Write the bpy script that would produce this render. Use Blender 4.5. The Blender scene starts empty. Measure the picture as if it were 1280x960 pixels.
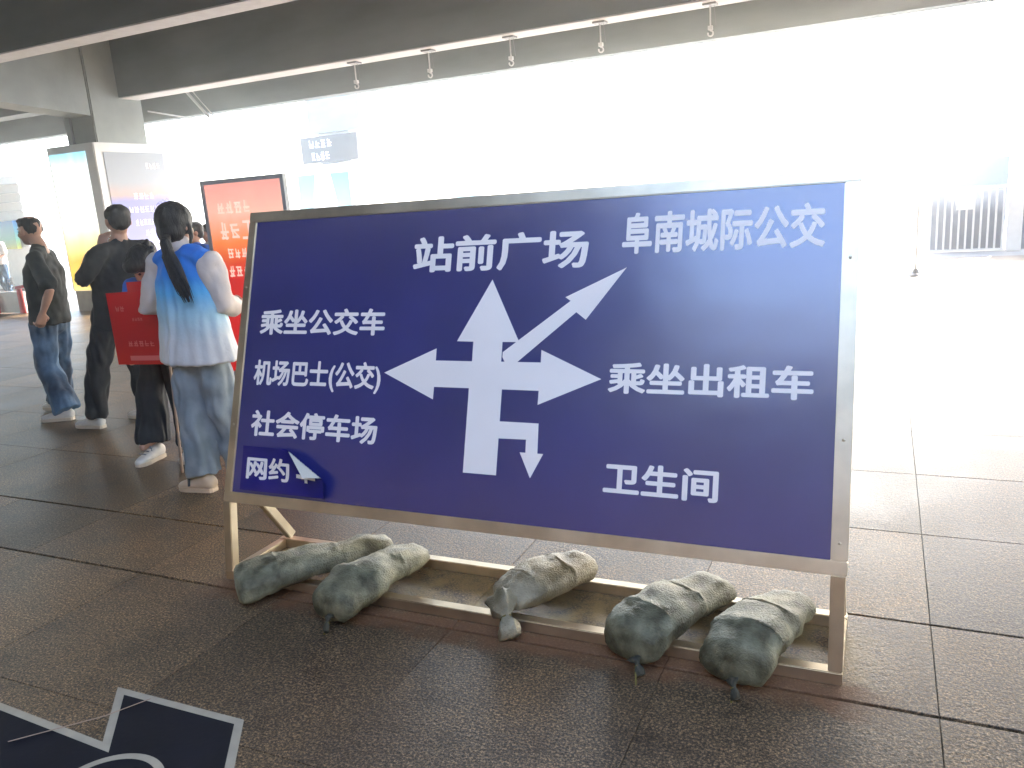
import bpy, bmesh, math, random
from mathutils import Vector, Matrix, noise
from mathutils.geometry import tessellate_polygon
random.seed(7)
sc = bpy.context.scene
COL = sc.collection

# ------------------------------------------------------------------ camera
cd = bpy.data.cameras.new('camera'); cam = bpy.data.objects.new('camera', cd); COL.objects.link(cam)
cd.sensor_width = 36.0; cd.lens = 28.125; cd.clip_start = 0.05; cd.clip_end = 2000
R = ((0.9084891, 0.03125536, -0.41673812), (0.41207918, -0.23297484, 0.88085951), (-0.06955792, -0.97198036, -0.22453479))
cam.matrix_world = Matrix(((R[0][0], -R[0][1], -R[0][2], 0), (R[1][0], -R[1][1], -R[1][2], 0), (R[2][0], -R[2][1], -R[2][2], 1.55), (0, 0, 0, 1)))
sc.camera = cam
CAM = Vector((0, 0, 1.55))
def proj(p):
    d = Vector(p) - CAM
    c = [sum(R[k][i] * d[k] for k in range(3)) for i in range(3)]
    if c[2] < 0.1: return None
    return 640 + 1000 * c[0] / c[2], 480 + 1000 * c[1] / c[2]

# ------------------------------------------------------------------ sky, sun, exposure
SUN_EL, SUN_AZ = math.radians(38), math.radians(14)      # azimuth from +Y towards +X
w = bpy.data.worlds.new('World'); sc.world = w; w.use_nodes = True
nt = w.node_tree; bg = nt.nodes['Background']
sky = nt.nodes.new('ShaderNodeTexSky'); sky.sky_type = 'NISHITA'; sky.sun_disc = False
sky.sun_elevation = SUN_EL; sky.sun_rotation = SUN_AZ; sky.dust_density = 2.0; sky.air_density = 1.0; sky.ozone_density = 0.6
nt.links.new(sky.outputs[0], bg.inputs[0]); bg.inputs[1].default_value = 0.15
sl = bpy.data.lights.new('sun', 'SUN'); sl.energy = 2.2; sl.angle = math.radians(0.5); sl.color = (1, 0.95, 0.87)
so = bpy.data.objects.new('sun', sl); COL.objects.link(so)
sd = Vector((math.sin(SUN_AZ) * math.cos(SUN_EL), math.cos(SUN_AZ) * math.cos(SUN_EL), math.sin(SUN_EL)))
so.rotation_euler = sd.to_track_quat('Z', 'Y').to_euler(); so.location = (0, 20, 30)
sc.view_settings.view_transform = 'Standard'; sc.view_settings.look = 'None'
sc.view_settings.gamma = 1.0; sc.view_settings.use_curve_mapping = False
sc.view_settings.exposure = 3.85
sc.view_settings.use_white_balance = True; sc.view_settings.white_balance_temperature = 6660
try:
    sc.cycles.use_denoising = True
    sc.cycles.volume_bounces = 2; sc.cycles.max_bounces = 8; sc.cycles.diffuse_bounces = 4
    sc.cycles.volume_step_rate = 5.0
    sc.cycles.sample_clamp_indirect = 12.0
except Exception: pass

# ------------------------------------------------------------------ materials
def mat(name, col, rough=0.6, metal=0.0, var=0.0, scale=8.0, bump=0.0, bscale=40.0, spec=0.5, col2=None, emit=None, estr=0.0, stretch=None, randv=0.0, coat=0.0):
    m = bpy.data.materials.new(name); m.use_nodes = True
    t = m.node_tree; n = t.nodes; l = t.links; b = n['Principled BSDF']
    b.inputs['Roughness'].default_value = rough; b.inputs['Metallic'].default_value = metal
    b.inputs['Specular IOR Level'].default_value = spec; b.inputs['Coat Weight'].default_value = coat
    b.inputs['Base Color'].default_value = (*col, 1)
    tc = n.new('ShaderNodeTexCoord'); vec = tc.outputs['Object']
    if stretch:
        mp = n.new('ShaderNodeMapping'); mp.inputs['Scale'].default_value = stretch; l.new(vec, mp.inputs[0]); vec = mp.outputs[0]
    if var or col2:
        nz = n.new('ShaderNodeTexNoise'); nz.inputs['Scale'].default_value = scale; nz.inputs['Detail'].default_value = 6
        l.new(vec, nz.inputs['Vector'])
        r = n.new('ShaderNodeValToRGB'); r.color_ramp.elements[0].position = 0.35; r.color_ramp.elements[1].position = 0.68
        c2 = col2 or tuple(min(1, c * (1 + var)) for c in col); c1 = tuple(c * (1 - var) for c in col)
        r.color_ramp.elements[0].color = (*c1, 1); r.color_ramp.elements[1].color = (*c2, 1)
        l.new(nz.outputs[0], r.inputs[0]); out = r.outputs[0]
        l.new(out, b.inputs['Base Color'])
        rr = n.new('ShaderNodeMapRange'); rr.inputs[3].default_value = max(0, rough - 0.08); rr.inputs[4].default_value = min(1, rough + 0.08)
        l.new(nz.outputs[0], rr.inputs[0]); l.new(rr.outputs[0], b.inputs['Roughness'])
    if bump:
        nb = n.new('ShaderNodeTexNoise'); nb.inputs['Scale'].default_value = bscale; nb.inputs['Detail'].default_value = 5
        l.new(vec, nb.inputs['Vector'])
        bp = n.new('ShaderNodeBump'); bp.inputs['Strength'].default_value = bump; bp.inputs['Distance'].default_value = 0.01
        l.new(nb.outputs[0], bp.inputs['Height']); l.new(bp.outputs[0], b.inputs['Normal'])
    if emit:
        b.inputs['Emission Color'].default_value = (*emit, 1); b.inputs['Emission Strength'].default_value = estr
    return m

def granite(name, base, slabs=True, rough=0.32, joints=False):
    """speckled flamed granite, world coordinates, with mud along the groove under the sign"""
    m = bpy.data.materials.new(name); m.use_nodes = True
    t = m.node_tree; n = t.nodes; l = t.links; b = n['Principled BSDF']
    g = n.new('ShaderNodeNewGeometry'); P = g.outputs['Position']
    def nz(scale, det=3, rough_=0.6, off=0.0):
        a = n.new('ShaderNodeTexNoise'); a.inputs['Scale'].default_value = scale; a.inputs['Detail'].default_value = det
        a.inputs['Roughness'].default_value = rough_; l.new(P, a.inputs['Vector']); return a.outputs[0]
    def ramp(src, stops):
        r = n.new('ShaderNodeValToRGB'); e = r.color_ramp.elements
        e[0].position, e[0].color = stops[0][0], (*stops[0][1], 1); e[1].position, e[1].color = stops[-1][0], (*stops[-1][1], 1)
        for p, c in stops[1:-1]:
            q = e.new(p); q.color = (*c, 1)
        l.new(src, r.inputs[0]); return r.outputs[0]
    def mix(f, a, c, mode='MIX'):
        x = n.new('ShaderNodeMix'); x.data_type = 'RGBA'; x.blend_type = mode
        for s, v in ((x.inputs[0], f), (x.inputs[6], a), (x.inputs[7], c)):
            if hasattr(v, 'links'): l.new(v, s)
            else: s.default_value = v if not isinstance(v, tuple) else (*v, 1)
        return x.outputs[2]
    B = Vector(base); b.inputs['Specular IOR Level'].default_value = 0.38
    speck = ramp(nz(118, 4, 0.85), [(0.38, tuple(B * 0.08)), (0.46, tuple(B * 0.6)), (0.54, tuple(B * 1.25)), (0.61, tuple(B * 4.0))])
    big = ramp(nz(1.3, 4), [(0.3, (0.72, 0.74, 0.78)), (0.7, (1.2, 1.17, 1.1))])
    c = mix(1.0, speck, big, 'MULTIPLY')
    spot = ramp(nz(4.2, 6, 0.72), [(0.30, (0.42, 0.40, 0.38)), (0.47, (1, 1, 1)), (0.66, (1.25, 1.22, 1.15))])
    c = mix(0.8, c, spot, 'MULTIPLY')
    if slabs:
        oi = n.new('ShaderNodeObjectInfo')
        rv = ramp(oi.outputs['Random'], [(0, (0.66, 0.68, 0.70)), (0.5, (1.0, 0.98, 0.95)), (1, (1.38, 1.32, 1.22))])
        c = mix(1.0, c, rv, 'MULTIPLY')
    # mud: a ragged band along the groove and round the sandbags
    sx = n.new('ShaderNodeSeparateXYZ'); l.new(P, sx.inputs[0])
    def band(src, lo0, lo1, hi1, hi0):
        a = n.new('ShaderNodeMapRange'); a.inputs[1].default_value = lo0; a.inputs[2].default_value = lo1; a.interpolation_type = 'SMOOTHSTEP'
        c_ = n.new('ShaderNodeMapRange'); c_.inputs[1].default_value = hi0; c_.inputs[2].default_value = hi1; c_.interpolation_type = 'SMOOTHSTEP'
        l.new(src, a.inputs[0]); l.new(src, c_.inputs[0])
        p = n.new('ShaderNodeMath'); p.operation = 'MULTIPLY'; l.new(a.outputs[0], p.inputs[0]); l.new(c_.outputs[0], p.inputs[1]); return p.outputs[0]
    def mul(a, b_):
        p = n.new('ShaderNodeMath'); p.operation = 'MULTIPLY'; l.new(a, p.inputs[0])
        if hasattr(b_, 'links'): l.new(b_, p.inputs[1])
        else: p.inputs[1].default_value = b_
        return p.outputs[0]
    wob = n.new('ShaderNodeMath'); wob.operation = 'MULTIPLY_ADD'; l.new(nz(7, 4), wob.inputs[0]); wob.inputs[1].default_value = 0.22; l.new(sx.outputs[1], wob.inputs[2])
    bx_ = band(sx.outputs[0], -2.75, -2.5, -0.15, 0.15)
    f1 = mul(mul(band(wob.outputs[0], 2.33, 2.44, 2.49, 2.56), bx_), 0.75)
    c = mix(f1, c, (0.20, 0.085, 0.035))
    f2 = mul(mul(band(wob.outputs[0], 2.50, 2.58, 2.82, 2.92), bx_), ramp(nz(11, 4), [(0.35, (0, 0, 0)), (0.6, (0.85, 0.85, 0.85))]))
    c = mix(f2, c, (0.30, 0.20, 0.08))
    l.new(c, b.inputs['Base Color'])
    rr = n.new('ShaderNodeMapRange'); rr.inputs[3].default_value = rough - 0.07; rr.inputs[4].default_value = rough + 0.16
    l.new(nz(2.1, 5), rr.inputs[0])
    r2 = n.new('ShaderNodeMath'); r2.operation = 'MULTIPLY_ADD'; l.new(f1, r2.inputs[0]); r2.inputs[1].default_value = 0.4; l.new(rr.outputs[0], r2.inputs[2])
    l.new(r2.outputs[0], b.inputs['Roughness'])
    bp = n.new('ShaderNodeBump'); bp.inputs['Strength'].default_value = 0.35; bp.inputs['Distance'].default_value = 0.004
    hh = n.new('ShaderNodeMath'); hh.operation = 'ADD'; l.new(nz(45, 3), hh.inputs[0]); l.new(nz(115, 2), hh.inputs[1])
    l.new(hh.outputs[0], bp.inputs['Height']); l.new(bp.outputs[0], b.inputs['Normal'])
    if joints:
        bt = n.new('ShaderNodeTexBrick'); mp = n.new('ShaderNodeMapping'); mp.inputs['Location'].default_value = (-0.19 + 0.81, -2.88 + 0.79, 0)
        l.new(P, mp.inputs[0]); l.new(mp.outputs[0], bt.inputs['Vector'])
        bt.offset = 0; bt.inputs['Scale'].default_value = 1; bt.inputs['Brick Width'].default_value = 0.81; bt.inputs['Row Height'].default_value = 0.79
        bt.inputs['Mortar Size'].default_value = 0.004
        c = mix(bt.outputs['Fac'], c, (0.03, 0.027, 0.024)); l.new(c, b.inputs['Base Color'])
    return m

M = {}
M['granite'] = granite('granite', (0.115, 0.074, 0.040), rough=.40)
M['tan_wall'] = mat('tan_wall', (0.38, 0.27, 0.17), 0.8, var=0.1, scale=2)
M['granite_far'] = granite('granite_far', (0.100, 0.076, 0.050), rough=.46, slabs=False, joints=True)
M['grout'] = mat('grout', (0.028, 0.020, 0.015), 0.9, var=0.4, scale=20)
M['plaza'] = mat('plaza', (0.24, 0.235, 0.225), 0.75, var=0.12, scale=0.6, bump=0.1)
M['concrete'] = mat('concrete', (0.30, 0.345, 0.35), 0.75, var=0.14, scale=1.3, bump=0.15, bscale=25)
M['bounce_lit_strip'] = mat('bounce_lit_strip', (0.60, 0.62, 0.64), 0.6, var=0.06)  # paler colour stands in for floor bounce light on the beam undersides
M['beam'] = mat('beam', (0.155, 0.185, 0.195), 0.65, var=0.34, scale=0.9, bump=0.12, bscale=30, stretch=(0.3, 1, 1))
M['soffit'] = mat('soffit', (0.30, 0.30, 0.29), 0.8, var=0.15, scale=0.8)
M['clad'] = mat('clad', (0.62, 0.63, 0.64), 0.35, var=0.05, scale=2)
M['clad_dim'] = mat('clad_dim', (0.30, 0.31, 0.33), 0.4)
M['plinth'] = mat('plinth', (0.30, 0.27, 0.22), 0.5, var=0.15, scale=6)
M['steel'] = mat('steel', (0.72, 0.61, 0.45), 0.40, metal=1.0, var=0.16, scale=5, bump=0.12, bscale=9, stretch=(1, 1, 1))
M['board'] = mat('board', (0.019, 0.021, 0.15), 0.38, var=0.16, scale=1.8, bump=0.03, bscale=3.0, coat=1.0)
M['board'].node_tree.nodes['Principled BSDF'].inputs['Coat IOR'].default_value = 2.05
M['board'].node_tree.nodes['Principled BSDF'].inputs['Coat Roughness'].default_value = 0.24
M['sticker'] = mat('sticker', (0.018, 0.015, 0.15), 0.12, var=0.12, scale=5, bump=0.35, bscale=7)
M['sticker_back'] = mat('sticker_back', (0.62, 0.56, 0.46), 0.5)
M['vinyl'] = mat('vinyl', (0.90, 0.80, 0.73), 0.42, var=0.04, scale=3)
M['bag_green'] = mat('bag_green', (0.085, 0.070, 0.030), 0.58, var=0.22, scale=14, bump=0.6, bscale=140, col2=(0.26, 0.235, 0.14))
M['bag_tan'] = mat('bag_tan', (0.20, 0.15, 0.07), 0.55, var=0.35, scale=8, bump=0.6, bscale=140, col2=(0.40, 0.33, 0.21))
M['neck'] = mat('neck', (0.045, 0.038, 0.022), 0.75, var=0.3, scale=20, bump=0.6, bscale=80)
M['tie'] = mat('tie', (0.16, 0.12, 0.02), 0.7)
M['decal_navy'] = mat('decal_navy', (0.005, 0.005, 0.009), 0.7, spec=0.2, var=0.3, scale=6, bump=0.1, bscale=30)
M['decal_white'] = mat('decal_white', (0.36, 0.31, 0.23), 0.5, var=0.12, scale=12)
M['white'] = mat('white', (0.8, 0.8, 0.8), 0.4, var=0.03)
M['dark_grey'] = mat('dark_grey', (0.018, 0.019, 0.022), 0.5, var=0.1)
M['grey'] = mat('grey', (0.22, 0.23, 0.25), 0.5, var=0.1)
M['pale_blue'] = mat('pale_blue', (0.15, 0.18, 0.23), 0.4, var=0.05)
M['dark'] = mat('dark', (0.03, 0.03, 0.035), 0.5)
M['red'] = mat('red', (0.55, 0.03, 0.03), 0.4, var=0.1)
M['skin'] = mat('skin', (0.46, 0.25, 0.165), 0.5, var=0.08, scale=14)
M['hair'] = mat('hair', (0.007, 0.006, 0.006), 0.62, var=0.5, scale=30, bump=0.6, bscale=60, stretch=(3, 3, 0.4))
M['eye'] = mat('eye', (0.03, 0.02, 0.02), 0.2)
M['black_cloth'] = mat('black_cloth', (0.017, 0.018, 0.020), 0.85, var=0.3, scale=10, bump=0.5, bscale=14)
M['tee'] = mat('tee', (0.020, 0.026, 0.025), 0.85, var=0.3, scale=10, bump=0.5, bscale=12)
M['denim'] = mat('denim', (0.045, 0.085, 0.145), 0.8, var=0.5, scale=5, bump=0.7, bscale=13, col2=(0.10, 0.19, 0.30))
M['jeans'] = mat('jeans', (0.20, 0.235, 0.26), 0.85, var=0.2, scale=5, bump=0.7, bscale=11, col2=(0.30, 0.33, 0.35))
M['beige'] = mat('beige', (0.62, 0.52, 0.46), 0.8, var=0.06, scale=8, bump=0.6, bscale=16)
M['shoe'] = mat('shoe', (0.66, 0.60, 0.52), 0.6, var=0.08, scale=20)
M['sole'] = mat('sole', (0.62, 0.50, 0.36), 0.6)
M['clog'] = mat('clog', (0.58, 0.42, 0.28), 0.55, var=0.1)
M['blue'] = mat('blue', (0.03, 0.14, 0.55), 0.7, var=0.1)
M['lime'] = mat('lime', (0.35, 0.6, 0.08), 0.7)
M['wood'] = mat('wood', (0.34, 0.23, 0.16), 0.6)
M['text_white'] = mat('text_white', (0.75, 0.70, 0.68), 0.5)
M['text_pale'] = mat('text_pale', (0.85, 0.60, 0.50), 0.5, emit=(0.9, .6, .5), estr=0.06)  # emission added so the lettering stays paler than the glowing poster
M['text_pink'] = mat('text_pink', (0.70, 0.13, 0.12), 0.3)

def ramp_mat(name, stops, axis=2, rough=0.6, emit=0.0, stops2=None, axis2=0, bump=0.0):
    """colour print that runs along one Generated axis (a printed gradient), optionally mixed with a second"""
    m = bpy.data.materials.new(name); m.use_nodes = True
    t = m.node_tree; n = t.nodes; l = t.links; b = n['Principled BSDF']; b.inputs['Roughness'].default_value = rough
    tc = n.new('ShaderNodeTexCoord'); sx = n.new('ShaderNodeSeparateXYZ'); l.new(tc.outputs['Generated'], sx.inputs[0])
    def mk(st, ax):
        r = n.new('ShaderNodeValToRGB'); e = r.color_ramp.elements
        e[0].position, e[0].color = st[0][0], (*st[0][1], 1); e[1].position, e[1].color = st[-1][0], (*st[-1][1], 1)
        for p, c in st[1:-1]:
            q = e.new(p); q.color = (*c, 1)
        nz = n.new('ShaderNodeTexNoise'); nz.inputs['Scale'].default_value = 3.0; l.new(tc.outputs['Generated'], nz.inputs['Vector'])
        a = n.new('ShaderNodeMath'); a.operation = 'MULTIPLY_ADD'; l.new(nz.outputs[0], a.inputs[0]); a.inputs[1].default_value = 0.1
        s = n.new('ShaderNodeMath'); s.operation = 'SUBTRACT'; l.new(sx.outputs[ax], s.inputs[0]); s.inputs[1].default_value = 0.05
        l.new(s.outputs[0], a.inputs[2]); l.new(a.outputs[0], r.inputs[0]); return r.outputs[0]
    c = mk(stops, axis)
    if stops2:
        x = n.new('ShaderNodeMix'); x.data_type = 'RGBA'; x.blend_type = 'MULTIPLY'; x.inputs[0].default_value = 1
        l.new(c, x.inputs[6]); l.new(mk(stops2, axis2), x.inputs[7]); c = x.outputs[2]
    l.new(c, b.inputs['Base Color'])
    if emit: l.new(c, b.inputs['Emission Color']); b.inputs['Emission Strength'].default_value = emit
    if bump:
        nb = n.new('ShaderNodeTexNoise'); nb.inputs['Scale'].default_value = 12; nb.inputs['Detail'].default_value = 5; l.new(tc.outputs['Object'], nb.inputs['Vector'])
        bp = n.new('ShaderNodeBump'); bp.inputs['Strength'].default_value = bump; bp.inputs['Distance'].default_value = 0.01
        l.new(nb.outputs[0], bp.inputs['Height']); l.new(bp.outputs[0], b.inputs['Normal'])
    return m
M['vest'] = ramp_mat('vest', [(0.0, (0.66, 0.62, 0.60)), (0.22, (0.60, 0.60, 0.60)), (0.42, (0.36, 0.54, 0.62)), (0.60, (0.10, 0.42, 0.72)), (0.75, (0.03, 0.24, 0.68)), (1.0, (0.02, 0.15, 0.55))], rough=0.75, bump=0.8)
M['lightbox'] = ramp_mat('lightbox', [(0.0, (1, 0.75, 0.25)), (0.10, (1, 0.62, 0.03)), (0.22, (1, 0.50, 0.02)), (0.33, (1, 0.85, 0.30)), (0.5, (1, 1, 0.95)), (0.90, (0.92, 1, 1)), (1.0, (0.30, 0.80, 1))], rough=0.3, emit=0.075)
M['poster_lilac'] = ramp_mat('poster_lilac', [(0.0, (0.30, 0.30, 0.46)), (0.40, (0.24, 0.24, 0.44)), (0.63, (0.20, 0.20, 0.46)), (0.68, (0.40, 0.28, 0.24)), (0.78, (0.28, 0.29, 0.32)), (1.0, (0.23, 0.25, 0.29))], rough=0.3, emit=0.0)
M['poster_red'] = ramp_mat('poster_red', [(0.0, (0.50, 0.01, 0.01)), (0.50, (0.55, 0.015, 0.012)), (0.58, (0.65, 0.06, 0.02)), (0.70, (0.85, 0.22, 0.06)), (0.86, (0.9, 0.45, 0.34)), (1.0, (0.85, 0.32, 0.27))], rough=0.35, emit=0.065)  # emission added to brighten the poster, which is otherwise backlit and dim
M['poster_cyan'] = ramp_mat('poster_cyan', [(0.0, (0.5, 0.5, 0.05)), (0.35, (0.15, 0.4, 0.3)), (1.0, (0.01, 0.16, 0.42))], rough=0.3)
M['placard_red'] = ramp_mat('placard_red', [(0.0, (0.60, 0.03, 0.02)), (0.3, (0.50, 0.02, 0.02)), (1.0, (0.62, 0.015, 0.02))], rough=0.16)

# ------------------------------------------------------------------ object helpers
WL = {}
def empty(name, loc):
    o = bpy.data.objects.new(name, None); COL.objects.link(o); o.location = loc; WL[o] = Vector(loc); o.empty_display_size = 0.1
    return o
def tag(o, label=None, cat=None, group=None, kind=None):
    if label: o['label'] = label
    if cat: o['category'] = cat
    if group: o['group'] = group
    if kind: o['kind'] = kind
    return o
def thing(name, loc, label, cat, group=None): return tag(empty(name, loc), label, cat, group)
def obj(name, bm, m, parent=None, loc=None, smooth=False, recalc=True):
    """links the bmesh (world coordinates) as one mesh object"""
    if recalc: bmesh.ops.recalc_face_normals(bm, faces=bm.faces)
    me = bpy.data.meshes.new(name); bm.to_mesh(me); bm.free()
    return link(name, me, m, parent, loc, smooth)
def link(name, me, m, parent=None, loc=None, smooth=False):
    base = WL[parent] if parent else Vector(loc or (0, 0, 0))
    me.transform(Matrix.Translation(-base))
    for x in (m if isinstance(m, (list, tuple)) else [m]): me.materials.append(x)
    if smooth:
        for p in me.polygons: p.use_smooth = True
    o = bpy.data.objects.new(name, me); COL.objects.link(o)
    if parent: o.parent = parent; WL[o] = base.copy()
    else: o.location = base; WL[o] = base.copy()
    return o
def boxv(bm, cs, mi=0):
    """8 corners: bottom 4 then top 4"""
    v = [bm.verts.new(c) for c in cs]
    for f in ((0, 3, 2, 1), (4, 5, 6, 7), (0, 1, 5, 4), (1, 2, 6, 5), (2, 3, 7, 6), (3, 0, 4, 7)):
        bm.faces.new([v[i] for i in f]).material_index = mi
    return v
def box(bm, x0, x1, y0, y1, z0, z1, bev=0.0):
    vs = boxv(bm, [(x0, y0, z0), (x1, y0, z0), (x1, y1, z0), (x0, y1, z0), (x0, y0, z1), (x1, y0, z1), (x1, y1, z1), (x0, y1, z1)])
    if bev:
        es = {e for v in vs for e in v.link_edges}
        bmesh.ops.bevel(bm, geom=list(es), offset=bev, segments=2, affect='EDGES')
def nbox(name, x0, x1, y0, y1, z0, z1, m, parent=None, bev=0.0, loc=None):
    bm = bmesh.new(); box(bm, x0, x1, y0, y1, z0, z1, bev)
    return obj(name, bm, m, parent, loc)
def loft(bm, pts, rad, side=Vector((1, 0, 0)), seg=14, cap=True):
    """closed tube with elliptical rings and rounded ends; rad = r or (r_side, r_other)"""
    pts = [Vector(p) for p in pts]; side = Vector(side)
    rad = [(r, r) if isinstance(r, (int, float)) else r for r in rad]
    rings = []
    n = len(pts)
    tans = []
    for i in range(n):
        a = pts[max(0, i - 1)]; b = pts[min(n - 1, i + 1)]
        tans.append((b - a).normalized())
    seq = []
    if cap:
        m_ = min(rad[0])
        for f in (0.95, 0.6): seq.append((pts[0] - tans[0] * m_ * f * 0.8, tans[0], [r * math.sqrt(max(0.02, 1 - f * f)) for r in rad[0]]))
    for i in range(n): seq.append((pts[i], tans[i], rad[i]))
    if cap:
        m_ = min(rad[-1])
        for f in (0.6, 0.95): seq.append((pts[-1] + tans[-1] * m_ * f * 0.8, tans[-1], [r * math.sqrt(max(0.02, 1 - f * f)) for r in rad[-1]]))
    for p, t, r in seq:
        s = side - t * side.dot(t)
        if s.length < 1e-3: s = t.orthogonal()
        s.normalize(); q = t.cross(s)
        rings.append([bm.verts.new(p + s * (math.cos(2 * math.pi * k / seg) * r[0]) + q * (math.sin(2 * math.pi * k / seg) * r[1])) for k in range(seg)])
    for a, b in zip(rings, rings[1:]):
        for k in range(seg):
            bm.faces.new((a[k], a[(k + 1) % seg], b[(k + 1) % seg], b[k]))
    bm.faces.new(rings[0][::-1]); bm.faces.new(rings[-1])
    return rings
def ellip(bm, c, ax, r, seg=20):
    """ellipsoid with axes ax (3 unit vectors) and radii r"""
    M4 = Matrix(((ax[0][0] * r[0], ax[1][0] * r[1], ax[2][0] * r[2], c[0]), (ax[0][1] * r[0], ax[1][1] * r[1], ax[2][1] * r[2], c[1]),
                 (ax[0][2] * r[0], ax[1][2] * r[1], ax[2][2] * r[2], c[2]), (0, 0, 0, 1)))
    bmesh.ops.create_uvsphere(bm, u_segments=seg, v_segments=seg // 2 + 2, radius=1, matrix=M4)
def remeshed(name, bm, voxel, m, parent, smooth=6, disp=None, fac=0.6):
    bmesh.ops.recalc_face_normals(bm, faces=bm.faces)
    me = bpy.data.meshes.new('tmp'); bm.to_mesh(me); bm.free()
    t = bpy.data.objects.new('tmp', me); COL.objects.link(t)
    a = t.modifiers.new('r', 'REMESH'); a.mode = 'VOXEL'; a.voxel_size = voxel
    if smooth:
        b = t.modifiers.new('s', 'SMOOTH'); b.iterations = smooth; b.factor = fac
    dg = bpy.context.evaluated_depsgraph_get()
    out = bpy.data.meshes.new_from_object(t.evaluated_get(dg))
    bpy.data.objects.remove(t); bpy.data.meshes.remove(me)
    out.name = name
    if disp:
        nn = [v.normal.copy() for v in out.vertices]
        for v, nrm in zip(out.vertices, nn): v.co += nrm * disp(v.co)
    out.materials.clear()
    return link(name, out, m, parent, smooth=True)
def folds(amp, fx=9, fz=5, seed=0):
    def f(p):
        q = Vector((p.x * fx + seed, p.y * fx, p.z * fz))
        return amp * (noise.noise(q) + 0.5 * noise.noise(q * 2.3))
    return f
def vfolds(amp, seed=0):
    """long creases that wander down the cloth"""
    def f(p):
        q = Vector((p.x * 22 + seed + 1.5 * noise.noise(Vector((p.x * 3, p.y * 3, p.z * 4 + seed))), p.y * 22, p.z * 3.5))
        return amp * (noise.noise(q)) + amp * 0.7 * noise.noise(Vector((p.x * 7, p.y * 7, p.z * 11 + seed)))
    return f
def stroke(bm, pts, w_, place, z=0.0):
    """flat stroke of width w_ through 2-D points, mapped by place(u, v, z)"""
    for (a, b) in zip(pts, pts[1:]):
        d = Vector((b[0] - a[0], b[1] - a[1]))
        if d.length < 1e-6: continue
        d.normalize(); nx, ny = -d.y * w_ / 2, d.x * w_ / 2
        bm.faces.new([bm.verts.new(place(x, y, z)) for x, y in ((a[0] + nx, a[1] + ny), (a[0] - nx, a[1] - ny), (b[0] - nx, b[1] - ny), (b[0] + nx, b[1] + ny))])
def smudge_text(bm, x0, y0, x1, y1, cols, place, seed=1):
    """illegible distant characters: short strokes in character cells"""
    rnd = random.Random(seed); cw = (x1 - x0) / cols; h = y1 - y0
    k = 0
    for i in range(cols):
        ox = x0 + i * cw
        for j in range(rnd.choice((2, 3))):
            yy = y0 + h * (0.12 + 0.36 * j + rnd.uniform(-.05, .05)); k += 1
            stroke(bm, [(ox + cw * rnd.uniform(.06, .2), yy), (ox + cw * rnd.uniform(.75, .9), yy)], h * 0.13, place, k * 2e-4)
        x_a, x_b = ox + cw * rnd.uniform(.1, .5), ox + cw * rnd.uniform(.4, .9); k += 1
        stroke(bm, [(x_a, y0 + h * rnd.uniform(.4, .9)), (x_b, y0 + h * rnd.uniform(0, .4))], h * 0.10, place, k * 2e-4)
        for j in range(rnd.choice((1, 2, 2))):
            xx = ox + cw * (0.28 + 0.36 * j + rnd.uniform(-.06, .06)); k += 1
            stroke(bm, [(xx, y0 + h * rnd.uniform(0, .15)), (xx + cw * rnd.uniform(-.1, .1), y1 - h * rnd.uniform(0, .2))], cw * 0.13, place, k * 2e-4)
def tess(bm, p, place):
    vs = [bm.verts.new(place(u, v)) for u, v in p]
    for a, b, c in tessellate_polygon([[Vector((u, v, 0)) for u, v in p]]): bm.faces.new((vs[a], vs[b], vs[c]))
def text_mesh(bm, s, x0, y0, x1, y1, place, bold=0.029):
    """Text as flat strokes fitted into a rectangle; boldened by laying shifted copies 0.1 mm apart"""
    c = bpy.data.curves.new('t', 'FONT'); c.body = s; c.resolution_u = 3
    o = bpy.data.objects.new('t', c); COL.objects.link(o)
    me = bpy.data.meshes.new_from_object(o.evaluated_get(bpy.context.evaluated_depsgraph_get()))
    bpy.data.objects.remove(o)
    xs = [v.co.x for v in me.vertices]; ys = [v.co.y for v in me.vertices]
    ax, bx, ay, by = min(xs) - bold, max(xs) + bold, min(ys) - bold, max(ys) + bold
    k = 0
    for (dx, dy) in [(0, 0)] + [(math.cos(a * math.pi / 4), math.sin(a * math.pi / 4)) for a in range(8)]:
        vs = [bm.verts.new(place(x0 + (v.co.x + dx * bold - ax) / (bx - ax) * (x1 - x0), y0 + (v.co.y + dy * bold - ay) / (by - ay) * (y1 - y0), k * 1e-4)) for v in me.vertices]
        for p in me.polygons:
            try: bm.faces.new([vs[i] for i in p.vertices])
            except ValueError: pass
        k += 1
    bpy.data.meshes.remove(me)

# ------------------------------------------------------------------ setting: floor, plaza, roof
PX, PY, X0g, Y0g = 0.81, 0.79, 0.19, 2.88
rows = []            # (y0, y1)
y = 2.33 - 4 * PY
while y < 2.33 - 0.01: rows.append((y, y + PY)); y += PY
rows.append((2.33, 2.88))
y = 2.88
while y < 16.0: rows.append((y, y + PY)); y += PY
cells = []
for (a, b) in rows:
    k = -52
    while X0g + k * PX < 26:
        cells.append((X0g + k * PX, X0g + (k + 1) * PX, a, b)); k += 1
def in_view(x, y_):
    p = proj((x, y_, 0)); return p is not None and -20 < p[0] < 1300 and 0 < p[1] < 990
slab_cells = [c for c in cells if c[3] < 11.6 and any(in_view(x, y_) for x in c[:2] for y_ in c[2:])]
slab_cells.sort(key=lambda c: c[2]); slab_cells = slab_cells[:290]
ss = set(slab_cells)
bm = bmesh.new()
for c in cells:
    z = -0.014 if c in ss else 0.0
    f = bm.faces.new([bm.verts.new(p) for p in ((c[0], c[2], z), (c[1], c[2], z), (c[1], c[3], z), (c[0], c[3], z))])
    f.material_index = 1 if c in ss else 0
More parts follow.
